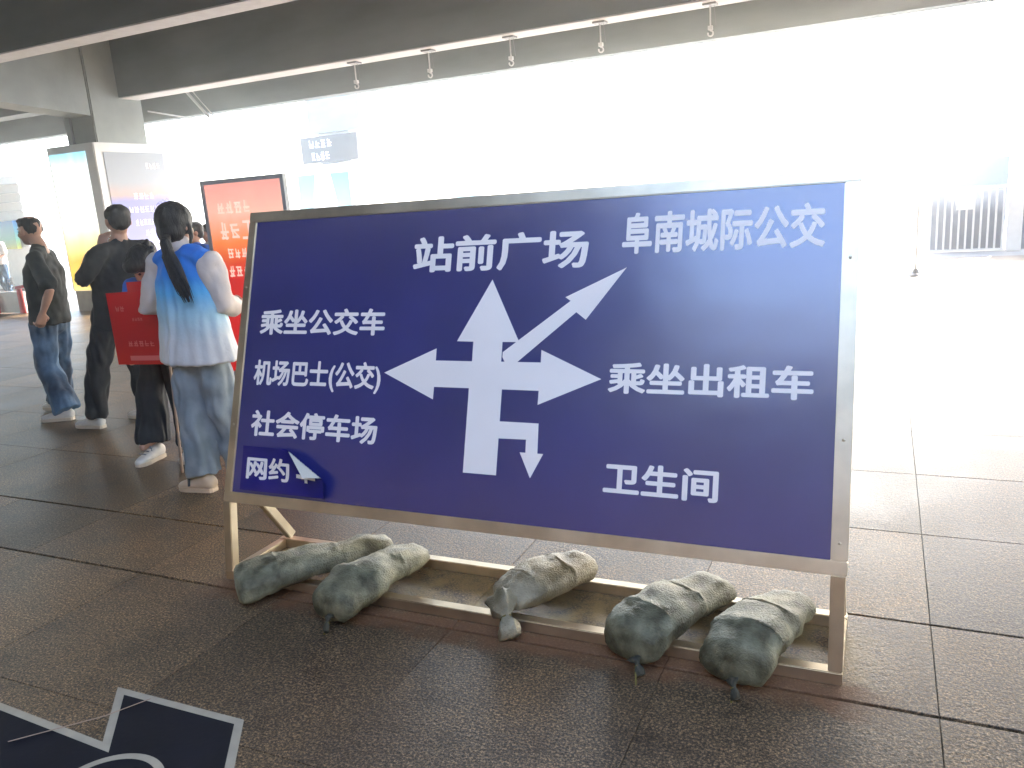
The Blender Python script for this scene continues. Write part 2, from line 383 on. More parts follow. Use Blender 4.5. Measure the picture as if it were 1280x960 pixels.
YE = rows[-1][1]; YS = rows[0][0]; XW, XE = cells[0][0], max(c[1] for c in cells)
f = bm.faces.new([bm.verts.new(p) for p in ((XW, -14, 0), (XE, -14, 0), (XE, YS, 0), (XW, YS, 0))])
floor = obj('floor', bm, [M['granite_far'], M['grout']], recalc=False); tag(floor, kind='structure')
meshes = {}
for c in slab_cells:
    h = round(c[3] - c[2], 3)
    if h not in meshes:
        bm = bmesh.new(); g0 = 0.0010; t = 0.0018
        wx, wy = PX / 2 - g0, h / 2 - g0
        if True:
            ye0 = ye1 = wy
            if abs(h - 0.55) < 0.01: ye0 = ye1 = wy - 0.011
        a = [bm.verts.new(p) for p in ((-wx, -ye0, -0.012), (wx, -ye0, -0.012), (wx, ye1, -0.012), (-wx, ye1, -0.012))]
        b = [bm.verts.new(p) for p in ((-wx, -ye0, -t), (wx, -ye0, -t), (wx, ye1, -t), (-wx, ye1, -t))]
        d = [bm.verts.new(p) for p in ((-wx + t, -ye0 + t, 0), (wx - t, -ye0 + t, 0), (wx - t, ye1 - t, 0), (-wx + t, ye1 - t, 0))]
        for k in range(4):
            bm.faces.new((a[k], a[(k + 1) % 4], b[(k + 1) % 4], b[k])); bm.faces.new((b[k], b[(k + 1) % 4], d[(k + 1) % 4], d[k]))
        bm.faces.new(d)
        me = bpy.data.meshes.new('stone_slab'); bm.to_mesh(me); bm.free(); me.materials.append(M['granite']); meshes[h] = me
    o = bpy.data.objects.new('stone_slab', meshes[h]); COL.objects.link(o); o.parent = floor
    o.location = ((c[0] + c[1]) / 2, (c[2] + c[3]) / 2, random.uniform(-0.0012, 0.0))
bm = bmesh.new()
E_ = 190
for q in (((-E_, YE), (E_, YE), (E_, 300), (-E_, 300)), ((-E_, -60), (XW, -60), (XW, YE), (-E_, YE)), ((XE, -60), (E_, -60), (E_, YE), (XE, YE)), ((XW, -60), (XE, -60), (XE, -14), (XW, -14))):
    bm.faces.new([bm.verts.new((a, b, -0.004)) for a, b in q])
tag(obj('plaza', bm, M['plaza'], recalc=False), kind='structure')

ZB = 3.93
bm = bmesh.new(); box(bm, -42, 27, 1.2, 14.92, 5.10, 5.35); box(bm, -42, -2.4, -5.2, 1.198, 5.10, 5.35); box(bm, 6.5, 27, -5.2, 1.198, 5.10, 5.35); box(bm, -42, 27, -11.1, -5.202, 5.10, 5.35)  # unseen opening overhead, shaped to bring sky light and reflection onto the board
roof = obj('roof', bm, M['soffit']); tag(roof, kind='structure')
for (a, b, xe) in ((-8.0, -7.6, 27), (-4.9, -4.5, -2.42), (-0.2, 0.15, -2.42), (3.75, 4.10, 27), (7.65, 7.99, 27)):
    nbox('beam', -42, xe, a, b, ZB, 5.10 - 0.002, M['beam'], roof); nbox('bounce_lit_strip', -42, xe, a - .004, b + .004, ZB - .02, ZB - .001, M['bounce_lit_strip'], roof)  # thin strips added below the beams to carry the painted bounce light
nbox('beam', -42, -14.02, 11.5, 11.93, ZB, 5.098, M['beam'], roof)
nbox('beam', -13.21, 27, 11.5, 11.93, ZB, 5.098, M['beam'], roof); nbox('bounce_lit_strip', -13.2, 27, 11.496, 11.934, ZB - .02, ZB - .001, M['bounce_lit_strip'], roof)
nbox('edge_beam', -42, 27, 14.56, 14.90, ZB, 5.098, M['beam'], roof)
bm = bmesh.new()   # the deeper cross beam, haunched towards the column
for (y0, y1, za, zb) in ((8.0, 9.3, 3.74, 3.68), (9.3, 10.84, 3.68, 3.57)):
    boxv(bm, [(-13.75, y0, za), (-13.23, y0, za), (-13.23, y1, zb), (-13.75, y1, zb), (-13.75, y0, 5.09), (-13.23, y0, 5.09), (-13.23, y1, 5.09), (-13.75, y1, 5.09)])
obj('cross_beam', bm, M['concrete'], roof)
nbox('cross_beam', 13.2, 13.7, 8.0, 11.49, 3.60, 5.097, M['concrete'], roof)

t = thing('added_rear_building', (0, -11.5, 0), 'unseen tan building with dark windows, added to shape light from behind the view', 'building')  # added out of view: blocks low sky and gives dark, warm reflections
nbox('wall', -40, 30, -14, -11.5, 0, 6.4, M['tan_wall'], t)
nbox('cornice', -40.2, 30.2, -14.2, -11.2, 6.401, 6.55, M['clad'], t)
for i in range(12):
    nbox('window', -36 + i * 5.5, -33 + i * 5.5, -11.499, -11.44, 0.3, 3.2, M['dark'], t)
# concrete column with clad advertising box
def column(x0, x1, y0, y1, zt, label):
    t = thing('column', ((x0 + x1) / 2, (y0 + y1) / 2, 0), label, 'column'); return t
t = column(-14.0, -13.21, 10.86, 12.02, 5, 'square concrete column with white clad base holding glowing advert panels, behind the walking men')
nbox('shaft', -14.0, -13.21, 10.86, 12.02, 0, 5.096, M['concrete'], t, 0.02)
nbox('conduit', -13.82, -13.78, 10.835, 10.858, 3.1, 3.62, M['grey'], t)
nbox('cladding', -14.47, -13.22 + 0.03, 10.74, 12.36, 0.385, 3.10, M['clad'], t, 0.015)
nbox('plinth', -14.44, -13.22, 10.77, 12.33, 0.0, 0.384, M['plinth'], t)
lb = nbox('light_panel', -14.40, -13.42, 10.722, 10.738, 0.40, 2.96, M['lightbox'], t); lb['label'] = 'lit advert panel, white with orange foot'
nbox('poster', -13.188, -13.176, 10.92, 12.30, 0.45, 2.93, M['poster_lilac'], t)['label'] = 'lilac and grey poster with white lines of text'
bm = bmesh.new()
pl = lambda u, v, z: (-13.172 + z, 10.92 + u, v)
for i, (v, a, b, n_) in enumerate(((2.05, .5, 1.0, 4), (1.80, .35, 1.2, 7), (1.55, .45, 1.1, 7), (1.35, .65, .85, 2), (1.1, .4, 1.1, 6), (2.62, .9, 1.25, 4))):
    smudge_text(bm, a, v, b, v + 0.13, n_, pl, i)
obj('lettering', bm, M['text_white'], t, recalc=False)
# column on the right, beyond the frame edge
t = column(13.2, 13.9, 10.9, 12, 5, 'plain square concrete column standing far to the right')
nbox('shaft', 13.2, 13.9, 10.86, 11.49, 0, 3.598, M['concrete'], t, 0.02)
bpy.data.objects.remove(t.children[0]) if t.children else None
bpy.data.objects.remove(t)

# far column with sign and poster
t = column(-18.6, -16.4, 23, 24, 6, 'far column with grey hanging sign above a cyan and white poster, above the board corner')
nbox('shaft', -18.1, -15.95, 23.4, 24.6, 4.2, 6.0, M['beam'], t)
nbox('core', -17.9, -16.6, 23.6, 24.4, 0, 4.2, M['clad'], t)
nbox('sign_panel', -18.45, -16.1, 23.30, 23.40, 3.22, 4.10, M['dark_grey'], t)['label'] = 'grey sign with two lines of white text'
bm = bmesh.new(); pl = lambda u, v, z: (-18.45 + u, 23.296 - z, v)
smudge_text(bm, .35, 3.72, 1.35, 4.0, 4, pl, 4); smudge_text(bm, .4, 3.30, 1.2, 3.6, 4, pl, 5)
obj('lettering', bm, M['text_white'], t, recalc=False)
nbox('cladding', -18.85, -16.45, 23.34, 23.58, 0.2, 3.16, M['clad'], t)
nbox('poster', -18.75, -16.62, 23.318, 23.335, 0.6, 2.85, M['poster_cyan'], t)
bm = bmesh.new()
v = [bm.verts.new(p) for p in ((-18.45, 23.31, 0.6), (-16.95, 23.31, 0.6), (-17.35, 23.31, 2.85), (-18.0, 23.31, 2.85))]; bm.faces.new(v)
obj('poster_figure', bm, M['white'], t, recalc=False)
nbox('bracket', -16.0, -15.4, 23.5, 23.6, 3.75, 4.02, M['grey'], t)
t = column(-21.9, -19.6, 40, 41, 6, 'faint far column with pale grey sign, washed out above the middle of the board')
nbox('shaft', -20.2, -19.5, 40.2, 41, 4.8, 6.0, M['clad'], t)
nbox('sign_panel', -21.9, -19.6, 40.0, 40.2, 3.2, 4.8, M['dark_grey'], t)
nbox('cladding', -21.7, -19.8, 40.05, 40.5, 0, 3.0, M['clad'], t)
nbox('poster', -21.5, -20.0, 40.0, 40.04, 0.5, 2.7, M['poster_cyan'], t)

# hooks under the beam
proto = None
for i, hx in enumerate((-7.97, -6.57, -5.165, -3.755, -2.21)):
    lab = ('steel hanging hook under the beam, nearest the concrete column', 'second steel hanging hook from the concrete column', 'middle steel hanging hook of the row under the beam',
           'fourth steel hanging hook from the concrete column', 'steel hanging hook under the beam at the top edge, farthest from the column')[i]
    if proto is None:
        t = thing('hanging_hook', (hx, 11.7, ZB), lab, 'hook', 'steel hooks hanging under the concrete beam')
        nbox('plate', hx - 0.09, hx + 0.09, 11.62, 11.78, ZB - 0.045, ZB - 0.021, M['grey'], t)
        bm = bmesh.new(); loft(bm, [(hx, 11.7, ZB - 0.02), (hx, 11.7, ZB - 0.36)], [0.011, 0.011], seg=8); obj('rod', bm, M['clad'], t)
        bm = bmesh.new()
        loft(bm, [(hx + 0.035 * math.sin(a), 11.7, ZB - 0.395 + 0.035 * math.cos(a)) for a in [k * 0.55 for k in range(10)]], [0.011] * 10, side=(0, 1, 0), seg=6)
        box(bm, hx - .03, hx + .03, 11.67, 11.73, ZB - .35, ZB - .30)
        obj('hook', bm, M['clad'], t)
        bm = bmesh.new(); loft(bm, [(hx + .05, 11.7, ZB - 0.02), (hx + .075, 11.7, ZB - 0.30)], [0.004, 0.004], seg=6); obj('cord', bm, M['grey'], t)
        proto = t
    else:
        r = proto.copy(); COL.objects.link(r); r.location = (hx, 11.7, ZB); r['label'] = lab
        for ch in proto.children:
            c = ch.copy(); COL.objects.link(c); c.parent = r
bm = bmesh.new(); loft(bm, [(-13.17, 12.1, 3.72), (-14.2, 15.0, 3.77), (-16.2, 20, 4.05), (-18.1, 23.35, 4.42)], [0.016] * 4, seg=6)
tag(obj('cable', bm, M['grey'], loc=(-13.17, 12.1, 3.72)), 'thin grey cable running from the near column to the far column', 'cable')
bm = bmesh.new(); loft(bm, [(-13.0, 13, 4.14), (-12.5, 13, 3.60)], [0.03, 0.03], seg=8); loft(bm, [(-12.86, 13.02, 4.14), (-12.38, 13.02, 3.60)], [0.012, 0.012], seg=8)
loft(bm, [(-13.0, 13, 4.14), (-13.0, 13, 5.1)], [0.03, 0.03], seg=8)
tag(obj('drain_pipe', bm, M['clad'], loc=(-13.0, 13, 4.14)), 'slanted pale pipe hanging under the roof to the right of the column', 'pipe')

# ------------------------------------------------------------------ the direction board
P0 = Vector((-2.6, 2.45, 0.35)); S = Vector((0, 0.3248, 0.9458)); N = Vector((0, -0.9458, 0.3248))
def B(u, v, z=0.0): return P0 + Vector((u, 0, 0)) + S * v + N * z
board = thing('direction_board', (-1.335, 2.6, 0), 'large navy blue direction board with white arrows and Chinese lettering on a steel frame', 'sign')
def bbox(name, u0, u1, v0, v1, z0, z1, m, bev=0.003):
    bm = bmesh.new()
    vs = boxv(bm, [B(u0, v0, z0), B(u1, v0, z0), B(u1, v0, z1), B(u0, v0, z1), B(u0, v1, z0), B(u1, v1, z0), B(u1, v1, z1), B(u0, v1, z1)])
    if bev: bmesh.ops.bevel(bm, geom=list(bm.edges), offset=bev, segments=2, affect='EDGES')
    return obj(name, bm, m, board)
U1, V0, V1 = 2.53, 0.0, 1.293
bbox('frame_rail', 0.0, U1, V0, V0 + 0.045, -0.045, 0, M['steel'])
bbox('frame_rail', 0.0, U1, V1 - 0.045, V1, -0.045, 0, M['steel'])
bbox('frame_post', 0.0, 0.043, V0 + 0.0455, V1 - 0.0455, -0.045, 0.0, M['steel'])
bbox('frame_post', U1 - 0.05, U1, V0 + 0.0455, V1 - 0.0455, -0.045, 0.0, M['steel'])
# panel: a gently waved sheet
def wave(u, v):
    e = min(u - .0435, U1 - .0505 - u, v - .046, V1 - .0455 - v)
    k = 0.0016 * noise.noise(Vector((u * 2.1, v * 2.6, 3))) + 0.0005 * noise.noise(Vector((u * 9, v * 11, 8)))
    dent = sum(a * math.exp(-((u - x) ** 2 + (v - y_) ** 2) / q ** 2) for x, y_, q, a in ((.72, .44, .05, .0007), (1.02, .42, .035, -.0007), (.80, .36, .03, .0005), (2.2, .36, .06, .0005)))
    return -0.006 + (k + dent) * max(0, min(1, e * 8))
bm = bmesh.new(); nx, ny = 120, 60; g = []
for j in range(ny + 1):
    for i in range(nx + 1):
        u = 0.0435 + (U1 - 0.0505 - 0.0435) * i / nx; v = 0.046 + (V1 - 0.0455 - 0.046) * j / ny
        g.append(bm.verts.new(B(u, v, wave(u, v))))
for j in range(ny):
    for i in range(nx):
        k = j * (nx + 1) + i; bm.faces.new((g[k], g[k + 1], g[k + nx + 2], g[k + nx + 1]))
obj('panel', bm, M['board'], board, smooth=True, recalc=False)
bbox('backing', 0.044, U1 - 0.051, 0.0465, V1 - 0.046, -0.03, -0.012, M['grey'], 0)
steel = M['steel']
def bx(name, *a, bev=0.003): return nbox(name, *a, steel, board, bev)
RX = -0.075
for xa in (-2.6, RX - 0.043):
    bm = bmesh.new(); xb = xa + .043
    boxv(bm, [(xa, 2.402, .045), (xb, 2.402, .045), (xb, 2.445, .045), (xa, 2.445, .045), (xa, 2.447, .352), (xb, 2.447, .352), (xb, 2.490, .338), (xa, 2.490, .338)])
    bmesh.ops.bevel(bm, geom=list(bm.edges), offset=0.003, segments=2, affect='EDGES'); obj('leg', bm, steel, board)
bx('base_rail', -2.6, RX, 2.40, 2.446, 0.001, 0.0445)
bx('base_rail', -2.6, RX, 2.755, 2.80, 0.001, 0.0445)
bx('base_side', -2.598, -2.556, 2.4465, 2.7545, 0.003, 0.043)
bx('base_side', RX - 0.043, RX - 0.001, 2.4465, 2.7545, 0.003, 0.043)
for xx in (-2.565, RX - 0.04):
    bm = bmesh.new(); a = Vector((xx, 2.765, 0.045)); b = Vector((xx, 2.545, 0.375)); wx = Vector((0.035, 0, 0)); hy = Vector((0, 0.038, 0.02))
    boxv(bm, [a, a + wx, a + wx + hy, a + hy, b, b + wx, b + wx + hy, b + hy])
    bmesh.ops.bevel(bm, geom=list(bm.edges), offset=0.003, segments=2, affect='EDGES')
    obj('strut', bm, steel, board)
for (u, v) in ((0.02, .34), (0.02, .95), (U1 - .025, .42), (U1 - .025, 1.0), (U1 - .025, 0.1)):
    bm = bmesh.new(); loft(bm, [B(u, v, 0.0), B(u, v, 0.002)], [0.005, 0.005], seg=8); obj('rivet', bm, M['steel'], board)
TZ = 0.0005
def on(u, v, z=0): return B(u, v, wave(u, v) + 0.0007 + z)
def lettering(s, x0, y0, x1, y1):
    bm = bmesh.new(); text_mesh(bm, s, x0, y0, x1, y1, on); return obj('lettering', bm, M['vinyl'], board, recalc=False)
lettering('站前广场', 0.878, 0.993, 1.622, 1.140)['label'] = 'white characters 站前广场'
lettering('阜南城际公交', 1.748, 1.038, 2.428, 1.189)['label'] = 'white characters 阜南城际公交'
lettering('乘坐公交车', 0.115, 0.739, 0.766, 0.852)['label'] = 'white characters 乘坐公交车'
lettering('机场巴士(公交)', 0.105, 0.500, 0.767, 0.630)['label'] = 'white characters 机场巴士(公交)'
lettering('社会停车场', 0.115, 0.295, 0.771, 0.409)['label'] = 'white characters 社会停车场'
lettering('乘坐出租车', 1.726, 0.539, 2.411, 0.651)['label'] = 'white characters 乘坐出租车'
lettering('卫生间', 1.730, 0.187, 2.128, 0.298)['label'] = 'white characters 卫生间'
def flat(name, polys, z, lab):
    bm = bmesh.new()
    for p in polys: tess(bm, p, lambda u, v: B(u, v, -0.0038 + z))
    obj(name, bm, M['vinyl'], board, recalc=False)['label'] = lab
flat('arrow', [[(1.173, .216), (1.313, .216), (1.313, .354), (1.425, .356), (1.426, .308), (1.403, .308), (1.451, .216), (1.497, .308), (1.474, .308), (1.471, .418), (1.313, .418),
     (1.313, .538), (1.463, .538), (1.462, .486), (1.701, .588), (1.463, .690), (1.464, .643), (1.302, .643), (1.302, .718), (1.371, .718), (1.241, .959), (1.106, .719), (1.178, .718),
     (1.178, .642), (1.018, .642), (1.018, .690), (.783, .588), (1.018, .489), (1.019, .538), (1.173, .538)]], 0.0, 'white crossroads arrow pointing up, left, right and curling down')
pa = [(1.306, .679), (1.306 + .0, .66), (1.318, .640), (1.340, .632), (1.356, .632), (1.591, .830), (1.629, .802), (1.771, .990), (1.545, .886), (1.566, .872)]
flat('arrow', [pa], 0.0006, 'slanted white arrow pointing up to the right')
# peeling sticker, bottom left corner
A_, C_ = Vector((.335, .250)), Vector((.553, .128)); ld = (C_ - A_).normalized(); ln = Vector((ld.y, -ld.x));
if ln.dot(Vector((.553, .25)) - A_) < 0: ln = -ln
def peel(u, v, off=0.0):
    p = Vector((u, v)); d = (p - A_).dot(ln); r_ = 0.013
    lift = 0.030 * max(0, 1 + d / 0.16) ** 2 if d > -0.16 else 0.0
    lift += 0.0025 * (1 + math.sin(u * 37 + v * 11)) * min(1, max(0, (u - .09) * 8)) + 0.003
    if d <= 0: return B(u, v, lift + TZ + off)
    am = math.radians(112); q = p - ln * d; a = min(d / r_, am)
    ext = max(0, d - r_ * am)
    s_ = r_ * math.sin(a) + ext * math.cos(am); h = r_ * (1 - math.cos(a)) + ext * math.sin(am) * 0.50 + 0.033
    q = q + ln * s_
    return B(q.x, q.y, h + off * math.cos(a))
bm = bmesh.new(); nx, ny = 56, 26; g = []
for j in range(ny + 1):
    for i in range(nx + 1):
        g.append(bm.verts.new(peel(.092 + .462 * i / nx, .060 + .190 * j / ny)))
for j in range(ny):
    for i in range(nx):
        k = j * (nx + 1) + i; u = .092 + .462 * (i + .5) / nx; v = .060 + .190 * (j + .5) / ny
        f = bm.faces.new((g[k], g[k + 1], g[k + nx + 2], g[k + nx + 1]))
        if (Vector((u, v)) - A_).dot(ln) > 0.018: f.material_index = 1
st = obj('sticker', bm, [M['sticker'], M['sticker_back']], board, smooth=True, recalc=False); st['label'] = 'glossy blue sticker peeling away at its upper right corner'
bm = bmesh.new(); text_mesh(bm, '网约', .122, .110, .367, .208, lambda u, v, z: peel(u, v, 0.0012 + z))
o = obj('lettering', bm, M['vinyl'], st, recalc=False); o['label'] = 'white characters 网约, a third one mostly hidden by the fold'
bm = bmesh.new()
stroke(bm, [(.403, .142), (.515, .138)], .016, lambda u, v, z: peel(u, v, .0016)); stroke(bm, [(.459, .157), (.459, .116)], .018, lambda u, v, z: peel(u, v, .0022))
obj('lettering', bm, M['vinyl'], st, recalc=False)

# ------------------------------------------------------------------ sandbags
def sandbag(label, pts, wid, hgt, m, knot=None, seed=0, flat_end=True):
    """pts: spine on the ground plane plus height of the top; the bag sags to what carries it"""
    base = Vector((pts[0][0], pts[0][1], 0))
    t = thing('sandbag', base, label, 'sandbag', 'sandbags weighing down the board frame')
    bm = bmesh.new(); NS, SG = 30, 28; rings = []
    def lerp(arr, s):
        k = s * (len(arr) - 1); i = min(int(k), len(arr) - 2); f = k - i; f = f * f * (3 - 2 * f)
        return arr[i] * (1 - f) + arr[i + 1] * f
    P = [Vector(p) for p in pts]
    for i in range(NS + 1):
        s = i / NS; c = lerp(P, s); w_ = lerp(wid, s) * 1.04; h = lerp(hgt, s) * 0.84; c.z -= 0.010
        e = 1.0
        if s < 0.10: e = math.sqrt(max(0.0, 1 - ((0.10 - s) / 0.10) ** 2)) * 0.92 + 0.08 if flat_end else math.sin(s / .10 * math.pi / 2)
        if s > 0.88: e = max(0.12, math.sqrt(max(0, 1 - ((s - 0.88) / 0.125) ** 2)))
        tn = (lerp(P, min(1, s + .03)) - lerp(P, max(0, s - .03))); tn.z = 0; tn.normalize(); sd_ = Vector((tn.y, -tn.x, 0))
        ring = []
        for k in range(SG):
            a = 2 * math.pi * k / SG; ca, sa = math.cos(a), math.sin(a)
            px = math.copysign(abs(ca) ** 0.85, ca) * w_ / 2 * e; pz = math.copysign(abs(sa) ** 0.85, sa) * h / 2 * e
            p = c + sd_ * px + Vector((0, 0, pz))
            q = Vector((p.x * 9 + seed, p.y * 9, p.z * 9)); cr = Vector((ca * 3.0 + seed, sa * 3.0, s * 22))
            d = 0.018 * noise.noise(q) + 0.008 * noise.noise(cr) + 0.006 * noise.noise(Vector((p.x * 30 + seed, p.y * 14, p.z * 34))) + 0.004 * noise.noise(Vector((ca * 7 + seed, sa * 7, s * 3)))
            p += (sd_ * ca + Vector((0, 0, sa))) * d * (0.4 + 0.6 * e)
            p.z = max(p.z, 0.004)
            # rest on the two rails
            for (ya, yb) in ((2.40, 2.446), (2.755, 2.80)):
                dd = max(ya - p.y, p.y - yb, 0)
                if dd < 0.03 and p.z < 0.048: p.z = max(p.z, 0.048 - dd * 0.9)
            ring.append(bm.verts.new(p))
        rings.append(ring)
    for a, b in zip(rings, rings[1:]):
        for k in range(SG): bm.faces.new((a[k], a[(k + 1) % SG], b[(k + 1) % SG], b[k]))
    bm.faces.new(rings[0][::-1]); bm.faces.new(rings[-1])
    obj('sack', bm, m, t, smooth=True)
    if knot:
        bm = bmesh.new(); k0 = Vector(knot[0]); k1 = Vector(knot[1]); mid = (k0 + k1) / 2; R_ = []
        SG = 16
        for i in range(13):
            s = i / 12; c = k0.lerp(k1, s); c.z += 0.02 * math.sin(s * 3.1)
            r_ = knot[2] * (1.0 - 0.62 * math.exp(-((s - 0.62) / 0.14) ** 2)) * (1 - 0.35 * s)
            ring = []
            tn = (k1 - k0).normalized(); sd_ = tn.orthogonal().normalized(); q_ = tn.cross(sd_)
            for k in range(SG):
                a = 2 * math.pi * k / SG; rr = r_ * (1 + 0.22 * math.sin(a * 5 + s * 3))
                p = c + sd_ * rr * math.cos(a) + q_ * rr * math.sin(a) * 0.7; p.z = max(p.z, 0.004); ring.append(bm.verts.new(p))
            R_.append(ring)
        for a, b in zip(R_, R_[1:]):
            for k in range(SG): bm.faces.new((a[k], a[(k + 1) % SG], b[(k + 1) % SG], b[k]))
        bm.faces.new(R_[0][::-1]); bm.faces.new(R_[-1])
        obj('gathered_neck', bm, M['neck'] if knot[2] < .05 else m, t, smooth=True)
        bm = bmesh.new(); c = k0.lerp(k1, 0.62); tn = (k1 - k0).normalized(); a1 = tn.orthogonal().normalized(); a2 = tn.cross(a1); rr = knot[2] * 0.36
        loft(bm, [c + (a1 * math.cos(a) + a2 * math.sin(a) * .8) * rr + Vector((0, 0, .012)) for a in [k * .45 for k in range(15)]] + [c + tn * .05 + a1 * .03], [0.003] * 16, seg=6)
        obj('tie', bm, M['tie'], t)
sandbag('long dark green sandbag at the left end of the frame, beside the leg', [(-2.385, 2.24, .085), (-2.27, 2.37, .118), (-2.12, 2.58, .112), (-1.985, 2.79, .090)], [.215, .23, .19, .13], [.155, .155, .125, .09], M['bag_green'], seed=1)
sandbag('second green sandbag from the left, knotted end on the floor', [(-1.885, 2.21, .085), (-1.86, 2.36, .122), (-1.83, 2.54, .115), (-1.80, 2.74, .10)], [.215, .225, .20, .15], [.165, .16, .13, .10], M['bag_green'], knot=((-1.875, 2.20, .05), (-1.865, 2.15, .012), .022), seed=5)
sandbag('short tan sandbag in the middle, its crumpled neck over the front rail', [(-1.265, 2.455, .10), (-1.21, 2.54, .115), (-1.13, 2.68, .125), (-1.045, 2.83, .10)], [.17, .225, .21, .13], [.09, .14, .15, .11], M['bag_tan'], knot=((-1.27, 2.45, .095), (-1.175, 2.315, .022), .065), seed=9)
sandbag('dark green sandbag, second from the right, lying over both rails', [(-.735, 2.30, .090), (-.69, 2.42, .128), (-.62, 2.60, .126), (-.51, 2.80, .10)], [.215, .235, .22, .16], [.17, .165, .14, .11], M['bag_green'], knot=((-.71, 2.28, .05), (-.675, 2.245, .012), .022), seed=14)
sandbag('dark green sandbag at the right end of the frame beside the leg', [(-.395, 2.285, .092), (-.365, 2.40, .128), (-.31, 2.55, .122), (-.245, 2.75, .10)], [.22, .235, .21, .15], [.17, .165, .13, .10], M['bag_green'], knot=((-.39, 2.26, .05), (-.37, 2.215, .012), .022), seed=21)

# ------------------------------------------------------------------ floor decal
def inset(poly, d):
    out = []; n = len(poly)
    for i in range(n):
        a, b, c = Vector(poly[i - 1]), Vector(poly[i]), Vector(poly[(i + 1) % n])
        n1 = Vector((-(b - a).y, (b - a).x)).normalized(); n2 = Vector((-(c - b).y, (c - b).x)).normalized()
        k = (n1 + n2); k = k / max(0.3, (1 + n1.dot(n2))); out.append(tuple(b + k * d))
    return out
poly = [(-3.5, .75), (-1.25, .75), (-1.20, .90), (-1.665, 1.453), (-1.80, 1.640), (-2.365, 1.636), (-2.155, 1.405), (-3.5, 1.475)]
dec = thing('floor_decal', (-2.2, 1.2, 0), 'dark navy floor decal with off-white outline and a ring, stuck to the floor bottom left', 'floor decal')
def sheet(name, p, z, m, par):
    bm = bmesh.new(); tess(bm, p, lambda x, y: (x, y, z)); return obj(name, bm, m, par)
sheet('outline', poly, 0.0012, M['decal_white'], dec)
sheet('field', inset(poly, 0.028), 0.0020, M['decal_navy'], dec)
bm = bmesh.new(); c = Vector((-1.955, 1.235)); n_ = 64
def ring(bm, c, r0, r1, z):
    a = [(bm.verts.new((c.x + r0 * math.cos(t), c.y + r0 * math.sin(t), z)), bm.verts.new((c.x + r1 * math.cos(t), c.y + r1 * math.sin(t), z))) for t in [2 * math.pi * k / n_ for k in range(n_)]]
    for k in range(n_): bm.faces.new((a[k][0], a[k][1], a[(k + 1) % n_][1], a[(k + 1) % n_][0]))
ring(bm, c, 0.148, 0.172, 0.0027); obj('ring', bm, M['decal_white'], dec)
bm = bmesh.new(); loft(bm, [(-2.19, 1.62, .004), (-2.26, 1.50, .004), (-2.45, 1.30, .004)], [.0015] * 3, seg=5)
tag(obj('thread', bm, M['wood'], loc=(-2.26, 1.5, 0)), 'thin loose thread lying across the navy floor decal', 'thread')

# ------------------------------------------------------------------ poster stand
t = thing('poster_stand', (-5.5, 6.0, 0), 'upright red and orange poster in a grey frame behind the board', 'poster')
def slantbox(name, x0, x1, z0, z1, y0, y1, m, par, sh=0.0, bev=0): return nbox(name, x0, x1, y0, y1, z0, z1, m, par, bev)
slantbox('frame', -5.99, -5.95, 0.02, 1.925, 5.98, 6.03, M['clad_dim'], t); slantbox('frame', -5.02, -4.98, 0.02, 1.925, 5.98, 6.03, M['clad_dim'], t)
slantbox('frame', -5.95, -5.02, 1.885, 1.925, 5.981, 6.029, M['clad_dim'], t); slantbox('frame', -5.95, -5.02, 0.02, 0.06, 5.981, 6.029, M['clad_dim'], t)
slantbox('poster', -5.949, -5.021, 0.061, 1.884, 5.99, 6.01, M['poster_red'], t)
bm = bmesh.new(); pl = lambda u, v, z: (-5.95 + u, 5.986 - z, v)
smudge_text(bm, .12, 1.60, .55, 1.72, 4, pl, 3); smudge_text(bm, .12, 1.36, .38, 1.53, 2, pl, 8); smudge_text(bm, .18, 1.18, .44, 1.28, 3, pl, 9); smudge_text(bm, .16, 1.0, .44, 1.12, 3, pl, 10)
stroke(bm, [(.42, 1.52), (.56, 1.52)], .025, pl, .004); stroke(bm, [(.40, 1.37), (.58, 1.37)], .025, pl, .004); stroke(bm, [(.49, 1.52), (.49, 1.37)], .025, pl, .005)
obj('lettering', bm, M['text_pale'], t, recalc=False)
for s_ in (-5.8, -5.1):
    bm = bmesh.new(); loft(bm, [(s_, 6.04, 1.5), (s_, 6.5, 0.0)], [.012, .012], seg=8); obj('leg', bm, M['grey'], t)

# ------------------------------------------------------------------ right background: fence, pillar, stanchion, booth
t = thing('railing', (1.35, 17.2, 0), 'white railing of upright bars beside the white pillar', 'railing')
for i in range(11): 
    x_ = 0.78 + i * 0.118
    if i == 0:
        bm = bmesh.new(); box(bm, x_ - .016, x_ + .016, 17.18, 17.22, 0.06, 1.14); b0 = obj('bar', bm, M['white'], t)
    else:
        b = b0.copy(); COL.objects.link(b); b.parent = t; b.location = (i * 0.118, 0, 0)
nbox('top_rail', 0.74, 2.0, 17.17, 17.23, 1.141, 1.18, M['white'], t); nbox('bottom_rail', 0.74, 2.0, 17.17, 17.23, 0.02, 0.059, M['white'], t)
nbox('notice', 1.20, 1.50, 17.13, 17.165, 0.78, 1.16, M['white'], t)['label'] = 'blank looking white notice'
nbox('dark_panel', 0.78, 1.98, 17.42, 17.46, 0.03, 1.10, M['pale_blue'], t)
t = thing('pillar', (2.04, 17.3, 0), 'white square pillar at the right edge beside the railing', 'pillar')
nbox('shaft', 2.03, 2.26, 17.15, 17.5, 0, 2.2, M['white'], t, 0.01)
nbox('cap', 1.95, 2.45, 17.1, 17.55, 2.2, 2.34, M['white'], t)
t = thing('kiosk', (3.0, 17.6, 0), 'pale kiosk with green and pink sign at the right edge', 'kiosk')
nbox('wall', 2.30, 4.2, 17.5, 19.3, 0, 1.9, M['pale_blue'], t)
